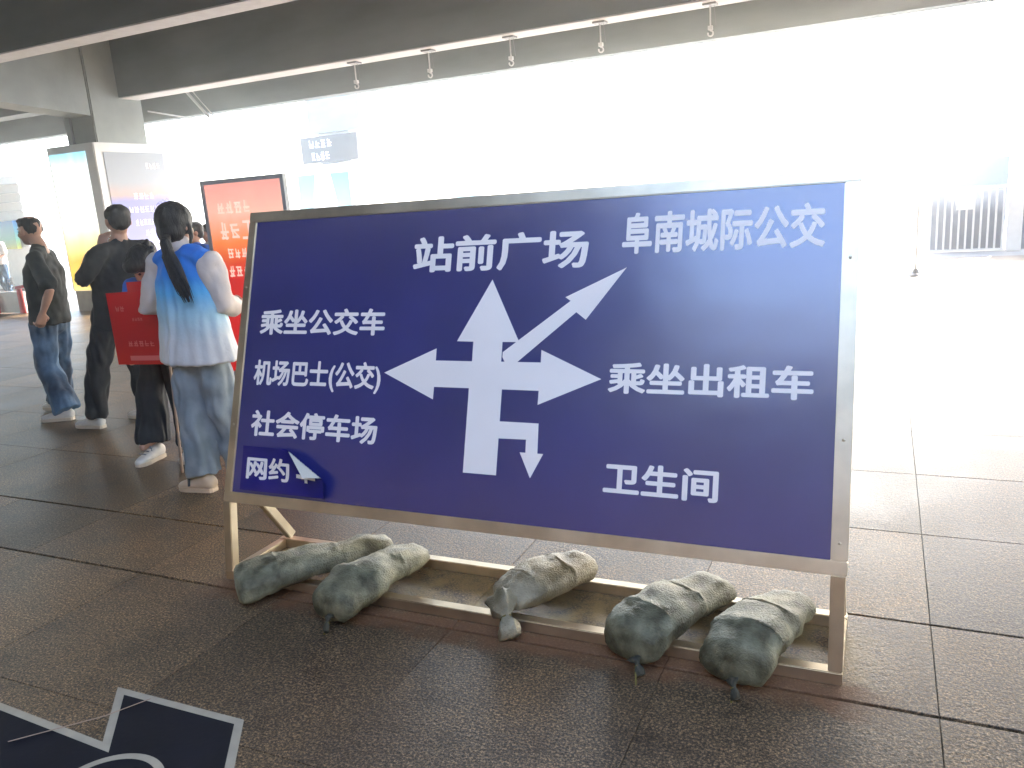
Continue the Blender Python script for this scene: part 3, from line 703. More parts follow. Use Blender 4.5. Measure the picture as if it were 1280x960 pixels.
nbox('sign', 2.285, 2.55, 17.40, 17.49, 1.25, 1.50, mat('green_sign', (0.05, .5, .35), .5), t)
nbox('sign', 2.285, 2.55, 17.40, 17.49, 1.0, 1.2, mat('pink_sign', (.7, .3, .3), .5), t)
t = thing('stanchion', (0.45, 13.52, 0), 'thin white stanchion post with grey cone base', 'stanchion')
bm = bmesh.new(); loft(bm, [(.45, 13.52, .002), (.45, 13.52, .02), (.45, 13.52, .05), (.45, 13.52, .11)], [.105, .10, .06, .035], seg=20, cap=False); obj('base', bm, M['grey'], t)
bm = bmesh.new(); loft(bm, [(.45, 13.52, .10), (.45, 13.52, .30)], [.022, .015], seg=12, cap=False); loft(bm, [(.45, 13.52, .30), (.45, 13.52, 1.04)], [.015, .015], seg=12); obj('post', bm, M['clad'], t)
t = thing('building', (4.5, 30, 0), 'pale building washed out by glare behind the railing', 'building')
nbox('wall', 1.2, 10, 28, 36, 0, 1.75, M['pale_blue'], t); nbox('upper_wall', 2.6, 10, 28.2, 36, 1.751, 5.8, M['clad'], t)
for i in range(3): nbox('ledge', 2.3, 10, 27.8, 28.19, 2.3 + i * 1.0, 2.36 + i * 1.0, M['grey'], t)
for i in range(4): nbox('window', 2.9 + i * 1.4, 3.9 + i * 1.4, 28.15, 28.19, 2.5, 3.2, M['pale_blue'], t)
t = thing('lamp', (2.2, 27, 0), 'small street lamp faint in the glare', 'lamp')
bm = bmesh.new(); loft(bm, [(1.05, 25, 0), (1.05, 25, 2.5)], [.02, .015], seg=8); loft(bm, [(1.05, 25, 2.5), (1.05, 25, 2.75)], [.06, .05], seg=8); obj('post', bm, M['clad'], t)

# left background: light hoarding, barrier
t = thing('hoarding', (-21, 15.5, 0), 'white louvred hoarding at the far left edge', 'hoarding')
nbox('panel', -26, -22.3, 15.5, 15.62, 0.0, 3.2, M['white'], t)
for i in range(8): nbox('slat', -26, -22.28, 15.44, 15.498, 1.2 + i * 0.25, 1.23 + i * 0.25, M['clad'], t)
nbox('screen', -23.6, -22.6, 15.30, 15.43, 1.15, 1.95, M['poster_cyan'], t)
t = thing('barrier', (-15.9, 10.4, 0), 'low white water barrier with red posts at the left edge', 'barrier')
nbox('wall_panel', -16.9, -15.50, 10.42, 10.52, 0.02, 0.44, M['white'], t)
for x_ in (-16.35, -15.55): 
    bm = bmesh.new(); loft(bm, [(x_, 10.38, .02), (x_, 10.38, .50)], [(.09, .04), (.07, .04)], seg=12, cap=False); loft(bm, [(x_ - .16, 10.38, .52), (x_ + .16, 10.38, .55)], [.03, .03], seg=10)
    obj('post', bm, M['red'], t)

# ------------------------------------------------------------------ people
def V(*a): return Vector(a)
def basis(f, up=Vector((0, 0, 1))):
    f = Vector(f).normalized(); s = f.cross(up).normalized(); u = s.cross(f).normalized(); return f, s, u      # forward, right, up
def hand(bm, wr, d, nrm, thumb, curl=0.6, k=1.0):
    """wr wrist, d finger direction, nrm palm normal (fingers curl that way), thumb = side (+1/-1)"""
    d = Vector(d).normalized(); nrm = Vector(nrm); nrm = (nrm - d * nrm.dot(d)).normalized(); s = d.cross(nrm) * thumb
    pc = wr + d * 0.05 * k
    loft(bm, [wr, wr + d * .03 * k, wr + d * .065 * k, wr + d * .09 * k], [(.026 * k, .019 * k), (.036 * k, .017 * k), (.041 * k, .015 * k), (.039 * k, .012 * k)], side=s, seg=14)
    for i, (off, ln_) in enumerate(((.030, .88), (.010, 1.0), (-.011, .94), (-.031, .74))):
        p = wr + d * (.088 - .006 * abs(i - 1)) * k + s * off * k; ang = 0.0; pts = [p]; c = curl * (0.85 + .12 * i)
        for seg_ in (.040, .025, .020):
            ang += c * 0.62; q = d * math.cos(ang) + nrm * math.sin(ang) + s * off * 1.2
            p = p + q.normalized() * seg_ * ln_ * k; pts.append(p)
        loft(bm, pts, [.0092 * k, .0086 * k, .008 * k, .007 * k], side=s, seg=9)
    p = wr + d * .022 * k + s * .028 * k; t1 = (d * .7 + s * .75 + nrm * .35).normalized(); t2 = (d * .85 + s * .15 + nrm * (.3 + curl * .5)).normalized()
    loft(bm, [p, p + t1 * .036 * k, p + t1 * .036 * k + t2 * .032 * k, p + t1 * .036 * k + t2 * .056 * k], [.012 * k, .0105 * k, .009 * k, .0075 * k], side=d, seg=9)
def head(bm, c, f, up, k=1.0):
    """face looks along f; c is the middle of the skull"""
    f, s, u = basis(f, up)
    ax = (s, f, u)
    ellip(bm, c + u * .020 * k - f * .012 * k, ax, (.077 * k, .094 * k, .092 * k))
    ellip(bm, c - u * .035 * k + f * .022 * k, ax, (.062 * k, .066 * k, .080 * k))
    ellip(bm, c - u * .078 * k + f * .052 * k, ax, (.036 * k, .034 * k, .030 * k))        # chin
    ellip(bm, c + u * .018 * k + f * .068 * k, ax, (.052 * k, .018 * k, .014 * k))         # brow
    loft(bm, [c + f * .078 * k + u * .012 * k, c + f * .092 * k - u * .010 * k, c + f * .100 * k - u * .028 * k], [(.009 * k, .010 * k), (.011 * k, .012 * k), (.016 * k, .012 * k)], side=s, seg=10)
    loft(bm, [c + f * .080 * k - u * .054 * k - s * .02 * k, c + f * .090 * k - u * .052 * k, c + f * .080 * k - u * .054 * k + s * .02 * k], [(.007 * k, .007 * k), (.009 * k, .009 * k), (.007 * k, .007 * k)], side=u, seg=9)
    for e in (-1, 1):
        ellip(bm, c + s * e * .046 * k + f * .056 * k - u * .028 * k, ax, (.022 * k, .022 * k, .024 * k))   # cheek
        ellip(bm, c + s * e * .079 * k - f * .006 * k - u * .012 * k, ax, (.010 * k, .019 * k, .031 * k), 12)   # ear
    return f, s, u
def eyes(par, c, f, s, u, k=1.0):
    for e in (-1, 1):
        bm = bmesh.new(); ellip(bm, c + s * e * .031 * k + f * .078 * k + u * .0 * k, (s, f, u), (.013 * k, .008 * k, .007 * k), 12); obj('eye', bm, M['eye'], par, smooth=True)
    for e in (-1, 1):
        bm = bmesh.new(); loft(bm, [c + s * e * .015 * k + f * .088 * k + u * .020 * k, c + s * e * .032 * k + f * .086 * k + u * .026 * k, c + s * e * .050 * k + f * .072 * k + u * .020 * k], [.003, .004, .002], seg=6); obj('eyebrow', bm, M['hair'], par, smooth=True)
def shoe(par, heel, d, mt, L=0.27, k=1.0, pitch=0.0):
    d = Vector(d).normalized(); s = Vector((d.y, -d.x, 0)).normalized(); up = s.cross(d).normalized()
    if up.z < 0: up = -up
    e = empty_part = None
    bm = bmesh.new()
    pts = [heel + d * L * t_ + up * h for t_, h in ((.06, .055), (.2, .06), (.38, .058), (.6, .043), (.8, .036), (.95, .030))]
    loft(bm, pts, [(.034 * k, .045), (.037 * k, .050), (.038 * k, .046), (.045 * k, .033), (.046 * k, .027), (.034 * k, .021)], side=s, seg=16)
    ellip(bm, heel + d * L * .22 + up * .085, (s, d, up), (.036 * k, .05, .03), 14)
    o = remeshed('shoe', bm, .008, mt, par, 3)
    bm = bmesh.new(); outl = []
    for t_, w_ in ((0.0, .018), (.04, .032), (.2, .039), (.45, .040), (.7, .050), (.88, .044), (.97, .028), (1.0, .012)): outl.append((t_, w_ * k))
    vt = [[], []]
    loop = [(t_, w_) for t_, w_ in outl] + [(t_, -w_) for t_, w_ in outl[::-1]]
    lo = [bm.verts.new(heel + d * L * a + s * b + up * .003) for a, b in loop]; hi = [bm.verts.new(heel + d * L * a + s * b * 1.04 + up * .028) for a, b in loop]
    bm.faces.new(lo[::-1]); bm.faces.new(hi)
    for i in range(len(lo)): bm.faces.new((lo[i], lo[(i + 1) % len(lo)], hi[(i + 1) % len(hi)], hi[i]))
    obj('sole', bm, M['sole'] if mt is not M['clog'] else M['clog'], o)
    return o

def person(loc, label, J, hd, hf, hup=(0, 0, 1), k=1.0, shirt=None, trousers=None, face=(0, -1, 0), voxel=.0065, chestw=.17, sleeve=None, legw=(.085, .075, .085), hipw=.165, shirt_mat=None, tr_mat=None, hem=None, hands=True, belly=.10):
    """J: joint dict in world coordinates. Returns the person root."""
    t = thing('person', loc, label, 'person')
    F = Vector(face).normalized(); SD = F.cross(Vector((0, 0, 1))).normalized()
    c = Vector(hd)
    bm = bmesh.new(); f, s, u = head(bm, c, hf, Vector(hup), k)
    ch, pv, nk = J['chest'], J['pelvis'], J['neck']
    loft(bm, [c - u * .05 * k - f * .012, nk.lerp(c, .35), nk, nk.lerp(ch, .3)], [.052 * k, .050 * k, .056 * k, .07 * k], side=SD)
    loft(bm, [pv - V(0, 0, .06), pv, pv.lerp(ch, .5), ch, nk.lerp(ch, .25)], [(hipw * .8, .09), (hipw * .9, .10), (hipw * .72, .082), (chestw * .80, .085), (chestw * .40, .05)], side=SD)
    for a in 'LR':
        sh, el, wr = J['sh' + a], J['el' + a], J['wr' + a]
        kk = .72 if sleeve and sleeve[0] == 'long' else 1.0
        loft(bm, [nk.lerp(sh, .5) - V(0, 0, .03), sh - V(0, 0, .01), sh.lerp(el, .5), el, el.lerp(wr, .35), wr], [.036, .038, .038 * k * kk, .034 * k * kk, .034 * k * kk, .022 * k], side=SD, seg=12)
        if hands:
            dd, nn, th, cu = J['hand' + a]; hand(bm, wr, dd, nn, th, cu, k)
        hp, kn, an = J['hip' + a], J['kn' + a], J['an' + a]
        loft(bm, [hp, hp.lerp(kn, .5), kn, kn.lerp(an, .35), an], [.07, .062, .048, .048, .033], side=SD, seg=12)
        loft(bm, [an, an - V(0, 0, .03) + J['toe' + a] * .09], [.03, .026], side=SD, seg=10)
    remeshed('body', bm, voxel, M['skin'], t, 3, fac=.5)
    # shirt
    bm = bmesh.new(); hm = J.get('hem', pv)
    loft(bm, [hm, hm.lerp(ch, .35), hm.lerp(ch, .7), ch, nk.lerp(ch, .42)], [(hem or hipw * 1.12, belly * 1.25), (hipw * 1.05, belly * 1.22), (chestw * 1.02, belly * 1.18), (chestw * 1.0, belly * 1.15), (chestw * .62, belly * .8)], side=SD, seg=24, cap=False)
    loft(bm, [nk.lerp(ch, .40), nk.lerp(ch, .12)], [(.11, .078), (.070, .066)], side=SD, seg=16)
    loft(bm, [J['shL'], nk.lerp(ch, .35).lerp(J['shL'], .3), nk.lerp(ch, .35).lerp(J['shR'], .3), J['shR']], [.052, .062, .062, .052], side=F, seg=14)
    if sleeve:
        for a in 'LR':
            sh, el, wr = J['sh' + a], J['el' + a], J['wr' + a]
            if sleeve[0] == 'long': loft(bm, [sh, sh.lerp(el, .5), el, el.lerp(wr, .5), el.lerp(wr, .9)], [.062 * sleeve[1], .062 * sleeve[1], .060 * sleeve[1], .052 * sleeve[1], .036 * sleeve[1]], side=SD)
            else: loft(bm, [sh, sh.lerp(el, .4), sh.lerp(el, .82)], [.060, .068, .074], side=SD, cap=True)
    remeshed('shirt', bm, .010, shirt_mat, t, 4, folds(.017, 9, 7, random.random() * 50))
    # trousers
    bm = bmesh.new()
    loft(bm, [pv - V(0, 0, .07), pv + V(0, 0, .02), pv + V(0, 0, .10)], [(hipw * .95, .105), (hipw, .115), (hipw * .85, .095)], side=SD, seg=20)
    for a in 'LR':
        hp, kn, an = J['hip' + a], J['kn' + a], J['an' + a]
        loft(bm, [hp, hp.lerp(kn, .5), kn, kn.lerp(an, .5), an + (an - kn).normalized() * .015], [(.088, .10), ((legw[0]), legw[0] * 1.05), legw[1], (legw[1] + legw[2]) / 2, legw[2]], side=SD, seg=18, cap=False)
    remeshed('trousers', bm, .010, tr_mat, t, 4, vfolds(.020, random.random() * 50))
    return t, f, s, u, c
def hairdo(par, bm, vox=.008, amp=.005):
    return remeshed('hair', bm, vox, M['hair'], par, 3, lambda p: amp * noise.noise(Vector((p.x * 60, p.y * 60, p.z * 14))))

# --- man walking to the left, black T-shirt, dark blue jeans
y0 = 4.45
J = dict(neck=V(-6.30, y0, 1.455), chest=V(-6.31, y0, 1.26), pelvis=V(-6.34, y0, 0.86), hem=V(-6.335, y0, 0.815),
         shL=V(-6.14, y0 - .17, 1.365), elL=V(-5.97, y0 - .22, 1.10), wrL=V(-6.05, y0 - .26, .93),
         shR=V(-6.40, y0 + .15, 1.365), elR=V(-6.42, y0 + .18, 1.10), wrR=V(-6.60, y0 + .10, .95),
         handL=((-.35, -.1, -.9), (-.9, .2, .1), 1, .9), handR=((-.5, -.35, -.75), (.1, .6, -.4), -1, .7),
         hipL=V(-6.32, y0 - .08, .82), knL=V(-6.36, y0 - .10, .46), anL=V(-6.19, y0 - .12, .10), toeL=V(-1, -.35, 0),
         hipR=V(-6.38, y0 + .08, .82), knR=V(-6.47, y0 + .10, .46), anR=V(-6.58, y0 + .10, .11), toeR=V(-1, .0, 0))
t, f, s, u, c = person((-6.42, y0, 0), 'man walking left in black printed T-shirt and dark blue jeans at the far left', J, (-6.375, y0, 1.575), (-1, -.12, -.08), k=1.03,
                       face=(-.88, -.48, 0), chestw=.20, hipw=.18, hem=.205, belly=.115, sleeve=('short', 1), shirt_mat=M['tee'], tr_mat=M['denim'], legw=(.098, .092, .105))
eyes(t, c, f, s, u, 1.03)
bm = bmesh.new(); ellip(bm, c + u * .050 - f * .012, (s, f, u), (.080, .092, .060)); ellip(bm, c + u * .02 - f * .045, (s, f, u), (.082, .062, .072)); ellip(bm, c + u * .085 + f * .04, (s, f, u), (.062, .055, .022)); hairdo(t, bm, amp=.006)
shoe(t, V(-6.15, y0 - .10, 0), (-1, -.45, 0), M['shoe'], .275); shoe(t, V(-6.53, y0 + .10, .012), (-1, .02, -.02), M['shoe'], .275)
bm = bmesh.new(); rnd = random.Random(3)
for i in range(38):      # splatter print on the chest
    a = rnd.uniform(0, 6.28); r_ = rnd.uniform(0, .075); cx = Vector((-6.50, 4.285, 1.17)); dx = Vector((.60, -.80, 0)).normalized()
    n_ = Vector((-.80, -.60, 0)).normalized(); p = cx + dx * r_ * math.cos(a) + V(0, 0, 1) * r_ * math.sin(a) * .8
    ellip(bm, p, (dx, n_, V(0, 0, 1)), (rnd.uniform(.004, .014), .004, rnd.uniform(.004, .012)), 8)
pr = obj('shirt_print', bm, M['text_white'], t)
# --- man in black raising his hand to his face
y0 = 4.32
J = dict(neck=V(-5.20, y0, 1.485), chest=V(-5.24, y0, 1.28), pelvis=V(-5.40, y0, 0.86), hem=V(-5.385, y0, 0.80),
         shL=V(-5.22, y0 - .16, 1.385), elL=V(-5.34, y0 - .26, 1.20), wrL=V(-5.35, y0 - .06, 1.41),
         shR=V(-5.12, y0 + .15, 1.385), elR=V(-5.30, y0 + .32, 1.20), wrR=V(-5.36, y0 + .15, 1.36),
         handL=((.15, .30, .75), (-.2, .9, -.1), -1, .9), handR=((-.2, -.2, .8), (0, -.8, .1), 1, .9),
         hipL=V(-5.42, y0 - .09, .82), knL=V(-5.56, y0 - .12, .46), anL=V(-5.66, y0 - .12, .11), toeL=V(-1, -.1, 0),
         hipR=V(-5.36, y0 + .09, .82), knR=V(-5.41, y0 + .14, .46), anR=V(-5.44, y0 + .22, .12), toeR=V(-1, .2, 0))
t, f, s, u, c = person((-5.55, y0, 0), 'man all in black with white shoes, hand raised to his face', J, (-5.185, y0, 1.60), (-.86, .42, -.15), k=1.04,
                       face=(-.80, .60, 0), chestw=.205, hipw=.17, hem=.19, belly=.115, sleeve=('long', 1.12), shirt_mat=M['black_cloth'], tr_mat=M['black_cloth'], legw=(.095, .088, .088))
eyes(t, c, f, s, u, 1.04)
bm = bmesh.new(); ellip(bm, c + u * .042 - f * .018, (s, f, u), (.090, .102, .074)); ellip(bm, c + u * .0 - f * .052, (s, f, u), (.082, .062, .082)); ellip(bm, c + u * .075 + f * .045, (s, f, u), (.070, .05, .03)); hairdo(t, bm)
shoe(t, V(-5.60, y0 - .12, 0), (-1, -.08, 0), M['shoe'], .285); shoe(t, V(-5.40, y0 + .24, .0), (-1, -.2, 0), M['shoe'], .28)
# --- woman with a bun, bent over the placards
y0 = 3.70
J = dict(neck=V(-4.22, y0 + .0, 1.25), chest=V(-4.26, y0 + .05, 1.08), pelvis=V(-4.33, y0 + .10, 0.80), hem=V(-4.33, y0 + .10, 0.74),
         shL=V(-4.08, y0 + .0, 1.17), elL=V(-4.02, y0 - .04, .98), wrL=V(-4.14, y0 - .17, .86),
         shR=V(-4.40, y0 + .0, 1.17), elR=V(-4.46, y0 - .02, .98), wrR=V(-4.29, y0 - .17, .80),
         handL=((-.35, -.75, -.6), (-.6, .2, .7), 1, .8), handR=((.30, -.45, -.85), (.2, -.9, .3), -1, 1.0),
         hipL=V(-4.27, y0 + .10, .76), knL=V(-4.23, y0 + .10, .44), anL=V(-4.205, y0 + .11, .12), toeL=V(.2, -1, 0),
         hipR=V(-4.40, y0 + .08, .76), knR=V(-4.44, y0 + .02, .44), anR=V(-4.445, y0 - .02, .14), toeR=V(-.1, -1, 0))
t, f, s, u, c = person((-4.35, y0, 0), 'woman with hair bun and wide black trousers, bending over a red placard', J, (-4.205, y0 - .06, 1.315), (-.22, -.72, -.78), hup=(0, -.3, 1), k=1.0,
                       face=(-.1, -1, 0), chestw=.165, hipw=.165, hem=.18, belly=.11, sleeve=('long', .95), shirt_mat=M['blue'], tr_mat=M['black_cloth'], legw=(.085, .095, .110))
eyes(t, c, f, s, u)
bm = bmesh.new(); ellip(bm, c + u * .028 - f * .020, (s, f, u), (.096, .104, .094)); ellip(bm, c + u * .055 + f * .05, (s, f, u), (.080, .06, .05))
for e in (-1, 1): loft(bm, [c + u * .02 + s * e * .082, c - u * .06 + s * e * .082 + f * .02, c - u * .13 + s * e * .065 + f * .04], [.022, .024, .012], seg=8)
hairdo(t, bm)
bm = bmesh.new(); bc = Vector((-4.175, y0 - .05, 1.415)); ellip(bm, bc, (V(1, 0, 0), V(0, 1, 0), V(0, 0, 1)), (.034, .034, .045)); ellip(bm, bc + V(.012, .0, .026), (V(1, 0, 0), V(0, 1, 0), V(0, 0, 1)), (.022, .025, .028)); remeshed('bun', bm, .006, M['hair'], t, 2, lambda p: .004 * noise.noise(p * 60))
bm = bmesh.new()
for i in range(5): ellip(bm, bc + V(.055 + .012 * math.cos(i * 1.3), -.01, .0 - .03 * i / 3 + .012 * math.sin(i * 2)), (V(1, 0, 0), V(0, 1, 0), V(0, 0, 1)), (.011, .011, .011), 8)
obj('hair_band', bm, M['dark'], t, smooth=True)
shoe(t, V(-4.445, y0 + .04, 0), (.12, -1, -.0), M['shoe'], .245, .95); shoe(t, V(-4.21, y0 + .16, 0), (.25, -1, 0), M['shoe'], .245, .95)
bm = bmesh.new()
for i in range(3): loft(bm, [V(-4.475 + i * .004, y0 - .075 - i * .03, .098 - i * .012), V(-4.405 + i * .004, y0 - .08 - i * .03, .098 - i * .012)], [.004, .004], seg=6)
for e in (-1, 1): loft(bm, [V(-4.44, y0 - .07, .100), V(-4.44 + e * .03, y0 - .085, .112), V(-4.44 + e * .045, y0 - .09, .085)], [.004, .005, .003], seg=6)
obj('laces', bm, M['grey'], t)
# --- volunteer with a ponytail, seen from behind
y0 = 3.32
J = dict(neck=V(-3.555, y0 + .01, 1.425), chest=V(-3.53, y0, 1.235), pelvis=V(-3.53, y0, 0.84), hem=V(-3.515, y0, 0.80),
         shL=V(-3.72, y0 + .0, 1.335), elL=V(-3.845, y0 - .0, 1.09), wrL=V(-3.72, y0 + .19, 1.06),
         shR=V(-3.345, y0 + .0, 1.335), elR=V(-3.315, y0 + .03, 1.10), wrR=V(-3.40, y0 + .22, 1.05),
         handL=((.5, .8, .1), (.6, -.2, .3), 1, .6), handR=((-.5, .8, .1), (-.6, -.2, .3), -1, .6),
         hipL=V(-3.61, y0, .80), knL=V(-3.62, y0 - .02, .45), anL=V(-3.60, y0 - .03, .12), toeL=V(-1, .1, 0),
         hipR=V(-3.44, y0, .80), knR=V(-3.455, y0 + .06, .45), anR=V(-3.45, y0 + .14, .11), toeR=V(.1, 1, 0))
t, f, s, u, c = person((-3.55, y0, 0), 'woman with long black ponytail, seen from behind in blue-to-white vest and grey jeans', J, (-3.565, y0 + .02, 1.545), (-.10, 1, -.28), k=1.02,
                       face=(-.05, 1, 0), chestw=.17, hipw=.175, hem=.18, belly=.10, sleeve=('long', 1.16), shirt_mat=M['beige'], tr_mat=M['jeans'], legw=(.098, .090, .100))
eyes(t, c, f, s, u)
bm = bmesh.new()
loft(bm, [V(-3.525, y0, .775), V(-3.525, y0, .90), V(-3.53, y0, 1.08), V(-3.535, y0, 1.25), V(-3.54, y0 + .005, 1.37)], [(.262, .150), (.246, .146), (.212, .138), (.190, .134), (.150, .085)], side=(1, 0, 0), seg=28, cap=False)
loft(bm, [V(-3.71, y0, 1.345), V(-3.62, y0, 1.385), V(-3.45, y0, 1.385), V(-3.36, y0, 1.345)], [(.066, .050), (.075, .05), (.075, .05), (.066, .050)], side=(0, 1, 0))
remeshed('vest', bm, .009, M['vest'], t, 4, vfolds(.012, 7))
bm = bmesh.new(); loft(bm, [V(-3.55, y0 + .0, 1.40), V(-3.555, y0 + .01, 1.445)], [(.085, .078), (.064, .064)], seg=18); remeshed('collar', bm, .007, M['beige'], t, 2)
bm = bmesh.new(); ellip(bm, c + u * .022 - f * .020, (s, f, u), (.098, .104, .100)); ellip(bm, c - u * .045 - f * .035, (s, f, u), (.085, .062, .075))
for e in (-1, 1): loft(bm, [c + s * e * .086 + u * .0, c + s * e * .085 - u * .07 + f * .03, c + s * e * .075 - u * .13 + f * .03], [.018, .014, .006], seg=8)
hairdo(t, bm)
bm = bmesh.new(); loft(bm, [V(-3.52, y0 - .105, 1.475), V(-3.475, y0 - .155, 1.455), V(-3.44, y0 - .170, 1.37), V(-3.405, y0 - .170, 1.28), V(-3.38, y0 - .168, 1.21), V(-3.365, y0 - .166, 1.165)],
                          [(.026, .022), (.030, .026), (.040, .026), (.050, .024), (.046, .020), (.018, .010)], side=(1, 0, 0), seg=16)
remeshed('ponytail', bm, .007, M['hair'], t, 2, lambda p: .007 * noise.noise(Vector((p.x * 70 + p.z * 25, p.y * 50, p.z * 6))))
bm = bmesh.new(); rnd = random.Random(11)
for i in range(46):
    a = rnd.uniform(-.9, .9); b = rnd.uniform(-1, 1)
    loft(bm, [V(-3.50 + .012 * a, y0 - .125, 1.47), V(-3.45 + .036 * a, y0 - .185 + .006 * b, 1.38), V(-3.405 + .050 * a, y0 - .186 + .006 * b, 1.27), V(-3.375 + .046 * a + .01 * b, y0 - .180, 1.20 + .02 * b), V(-3.36 + .034 * a + .014 * b, y0 - .172, 1.13 + .035 * rnd.random())],
         [.0022, .0028, .0028, .0022, .0008], seg=5)
for i in range(14):
    a = rnd.uniform(0, 6.28); p = c + s * .095 * math.cos(a) + u * (.03 + .09 * abs(math.sin(a))) - f * .04
    loft(bm, [p, p + s * .010 * math.cos(a) - f * .02 + u * .012, p + s * .022 * math.cos(a) - f * .03 - u * .01], [.0009, .0008, .0005], seg=4)
tag(obj('hair_strands', bm, M['hair'], t), kind='stuff')
shoe(t, V(-3.52, y0 - .045, 0), (-1, -.05, 0), M['clog'], .255, 1.1); shoe(t, V(-3.45, y0 + .10, 0), (.15, 1, 0), M['clog'], .25, 1.0)
bm = bmesh.new(); loft(bm, [V(-3.66, y0 - .105, .045), V(-3.67, y0 - .09, .085), V(-3.67, y0 - .0, .085)], [(.010, .004)] * 3, side=(1, 0, 0), seg=8); obj('strap', bm, M['dark'], t)
# --- two half-hidden people behind her
for (px, py, hgt, lab, sm) in ((-7.98, 8.0, 1.50, 'dark-haired person half hidden between the ponytailed woman and the red poster', 'beige'), (-7.20, 7.0, 1.53, 'person almost wholly hidden behind the head of the ponytailed woman', 'blue')):
    q = hgt / 1.65
    J = dict(neck=V(px, py, 1.42 * q), chest=V(px, py, 1.22 * q), pelvis=V(px, py, .84 * q), hem=V(px, py, .80 * q),
             shL=V(px + .17, py, 1.34 * q), elL=V(px + .20, py, 1.06 * q), wrL=V(px + .16, py - .1, .86 * q), shR=V(px - .17, py, 1.34 * q), elR=V(px - .20, py, 1.06 * q), wrR=V(px - .16, py - .1, .86 * q),
             handL=((0, -.3, -1), (-1, 0, 0), 1, .5), handR=((0, -.3, -1), (1, 0, 0), -1, .5),
             hipL=V(px + .08, py, .80 * q), knL=V(px + .09, py - .02, .45), anL=V(px + .09, py, .11), toeL=V(.1, -1, 0), hipR=V(px - .08, py, .80 * q), knR=V(px - .09, py - .02, .45), anR=V(px - .09, py, .11), toeR=V(-.1, -1, 0))
    t, f, s, u, c = person((px, py, 0), lab, J, (px, py - .01, 1.545 * q), (-.5, -.8, -.2), k=1.0, face=(-.2, -1, 0), chestw=.165, hipw=.16, belly=.10, sleeve=('long', 1), shirt_mat=M[sm], tr_mat=M['black_cloth'], voxel=.009)
    eyes(t, c, f, s, u)
    bm = bmesh.new(); ellip(bm, c + u * .035 - f * .022, (s, f, u), (.088, .098, .085)); ellip(bm, c - u * .01 - f * .05, (s, f, u), (.082, .06, .08)); hairdo(t, bm, .010)
    for e in (-1, 1): shoe(t, V(px + e * .09, py + .07, 0), (e * .15, -1, 0), M['shoe'], .25)
# --- far people at the left edge, small in the picture
for (px, py, sm, tm, fx, lab) in ((-21.3, 13.9, 'white', 'denim', .3, 'distant person in white shirt and blue jeans at the left edge'), (-15.75, 10.95, 'lime', 'grey', -.8, 'person in a lime vest sitting low behind the red and white barrier')):
    low = -.62 if sm == 'lime' else 0
    J = dict(neck=V(px, py, 1.42 + low), chest=V(px, py, 1.22 + low), pelvis=V(px, py, .84 + low), hem=V(px, py, .80 + low),
             shL=V(px + .17, py, 1.34 + low), elL=V(px + .22, py, 1.06 + low), wrL=V(px + .2, py - .2, 1.0 + low), shR=V(px - .17, py, 1.34 + low), elR=V(px - .22, py, 1.06 + low), wrR=V(px - .2, py - .2, 1.0 + low),
             handL=((0, -1, 0), (0, 0, -1), 1, .5), handR=((0, -1, 0), (0, 0, -1), -1, .5),
             hipL=V(px + .08, py, .80 + low), knL=V(px + .10, py - (.3 if low else 0), .45), anL=V(px + .10, py - (.25 if low else -.0), .11), toeL=V(.1, -1, 0),
             hipR=V(px - .08, py, .80 + low), knR=V(px - .10, py - (.3 if low else 0.05), .45), anR=V(px - .12, py - (.25 if low else -.1), .11), toeR=V(-.1, -1, 0))
    t, f, s, u, c = person((px, py, 0), lab, J, (px, py - .01, 1.545 + low), (fx, -.8, -.2), face=(0, -1, 0), sleeve=('short', 1), shirt_mat=M[sm], tr_mat=M[tm], voxel=.012)
    bm = bmesh.new(); ellip(bm, c + u * .035 - f * .022, (s, f, u), (.086, .096, .082)); hairdo(t, bm, .012)
    for e in ('L', 'R'): shoe(t, V(J['an' + e].x, J['an' + e].y + .07, 0), (0, -1, 0), M['shoe'], .25)
t = thing('stool', (-15.75, 11.0, 0), 'low grey stool under the person in the lime vest', 'stool')
nbox('seat', -15.95, -15.55, 10.85, 11.2, .08, .12, M['grey'], t)
for (a, b) in ((-15.93, 10.87), (-15.60, 10.87), (-15.93, 11.15), (-15.60, 11.15)): nbox('leg', a, a + .03, b, b + .03, 0, .079, M['grey'], t)

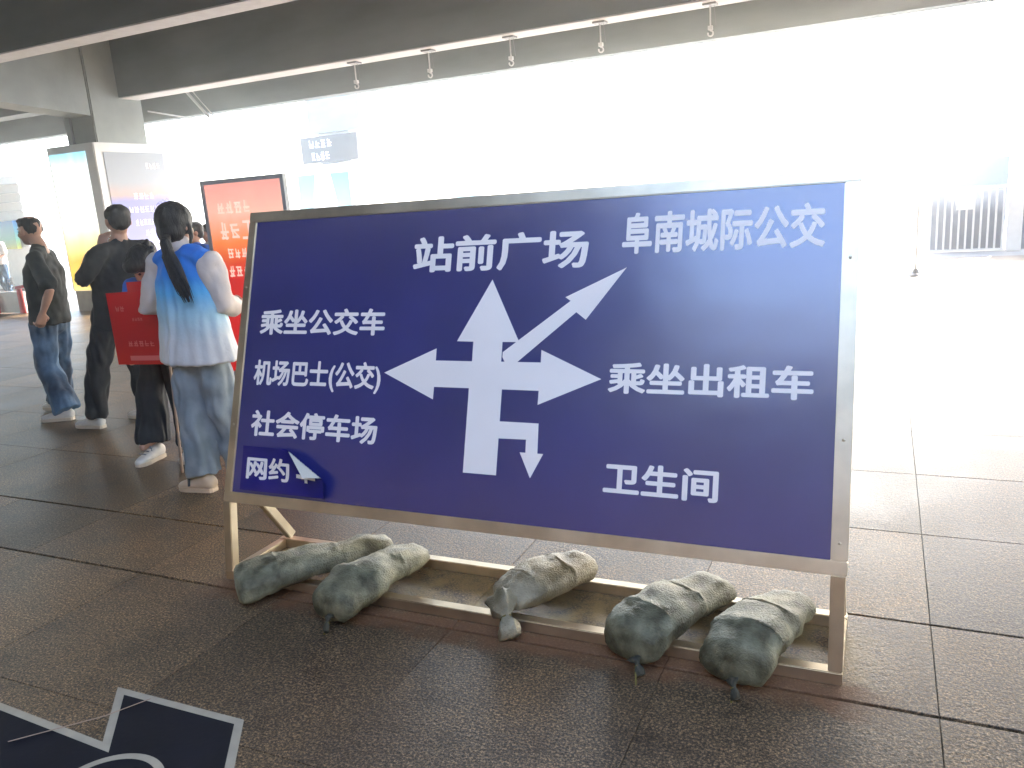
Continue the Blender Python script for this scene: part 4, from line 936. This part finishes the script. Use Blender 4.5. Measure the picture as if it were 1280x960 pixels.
# ------------------------------------------------------------------ placards
def placard(label, x0, x1, z0, z1, y, sk, pole=None, seed=1):
    t = thing('placard', ((x0 + x1) / 2, y, z0), label, 'placard', 'red placards held by the volunteers')
    bm = bmesh.new(); boxv(bm, [(x0, y - .006, z0), (x1, y - .006 + sk, z0), (x1, y + .006 + sk, z0), (x0, y + .006, z0), (x0, y - .006, z1), (x1, y - .006 + sk, z1 + .01), (x1, y + .006 + sk, z1 + .01), (x0, y + .006, z1)])
    obj('panel', bm, M['placard_red'], t)
    bm = bmesh.new(); pl = lambda u, v, z: (x0 + u, y - .0075 - z * .5 + sk * u / (x1 - x0), z0 + v)
    smudge_text(bm, .05, .33, .12, .365, 2, pl, seed); smudge_text(bm, .16, .27, .24, .29, 4, pl, seed + 1)
    smudge_text(bm, .10, .112, .30, .150, 5, pl, seed + 2); obj('lettering', bm, M['text_pink'], t, recalc=False)
    bm = bmesh.new(); stroke(bm, [(.10, .04), (.32, .04)], .03, lambda u, v, z: pl(u, v, .0)); obj('stripe', bm, M['text_pink'], t, recalc=False)
    if pole:
        bm = bmesh.new(); loft(bm, pole, [.0085, .0085], seg=10); obj('pole', bm, M['wood'], t)
    return t
placard('glossy red placard with white lettering held up in front of the woman with a bun', -4.288, -3.93, .722, 1.165, 3.40, .05, [(-3.905, 3.46, 1.0), (-4.02, 3.50, 0.004)])
placard('second red placard showing above the glossy one, at its back', -4.17, -3.82, .78, 1.222, 3.46, .04, seed=5)

# ------------------------------------------------------------------ haze
HAZE = 0.0048
if HAZE:
    bm = bmesh.new(); box(bm, -195, 195, -65, 305, -1.0, 6.6)
    m = bpy.data.materials.new('haze'); m.use_nodes = True; n = m.node_tree.nodes; n.remove(n['Principled BSDF'])
    pv_ = n.new('ShaderNodeVolumePrincipled'); pv_.inputs['Density'].default_value = HAZE; pv_.inputs['Color'].default_value = (.97, .98, 1, 1); pv_.inputs['Anisotropy'].default_value = 0.9
    m.node_tree.links.new(pv_.outputs[0], n['Material Output'].inputs['Volume'])
    tag(obj('haze', bm, m), kind='stuff')
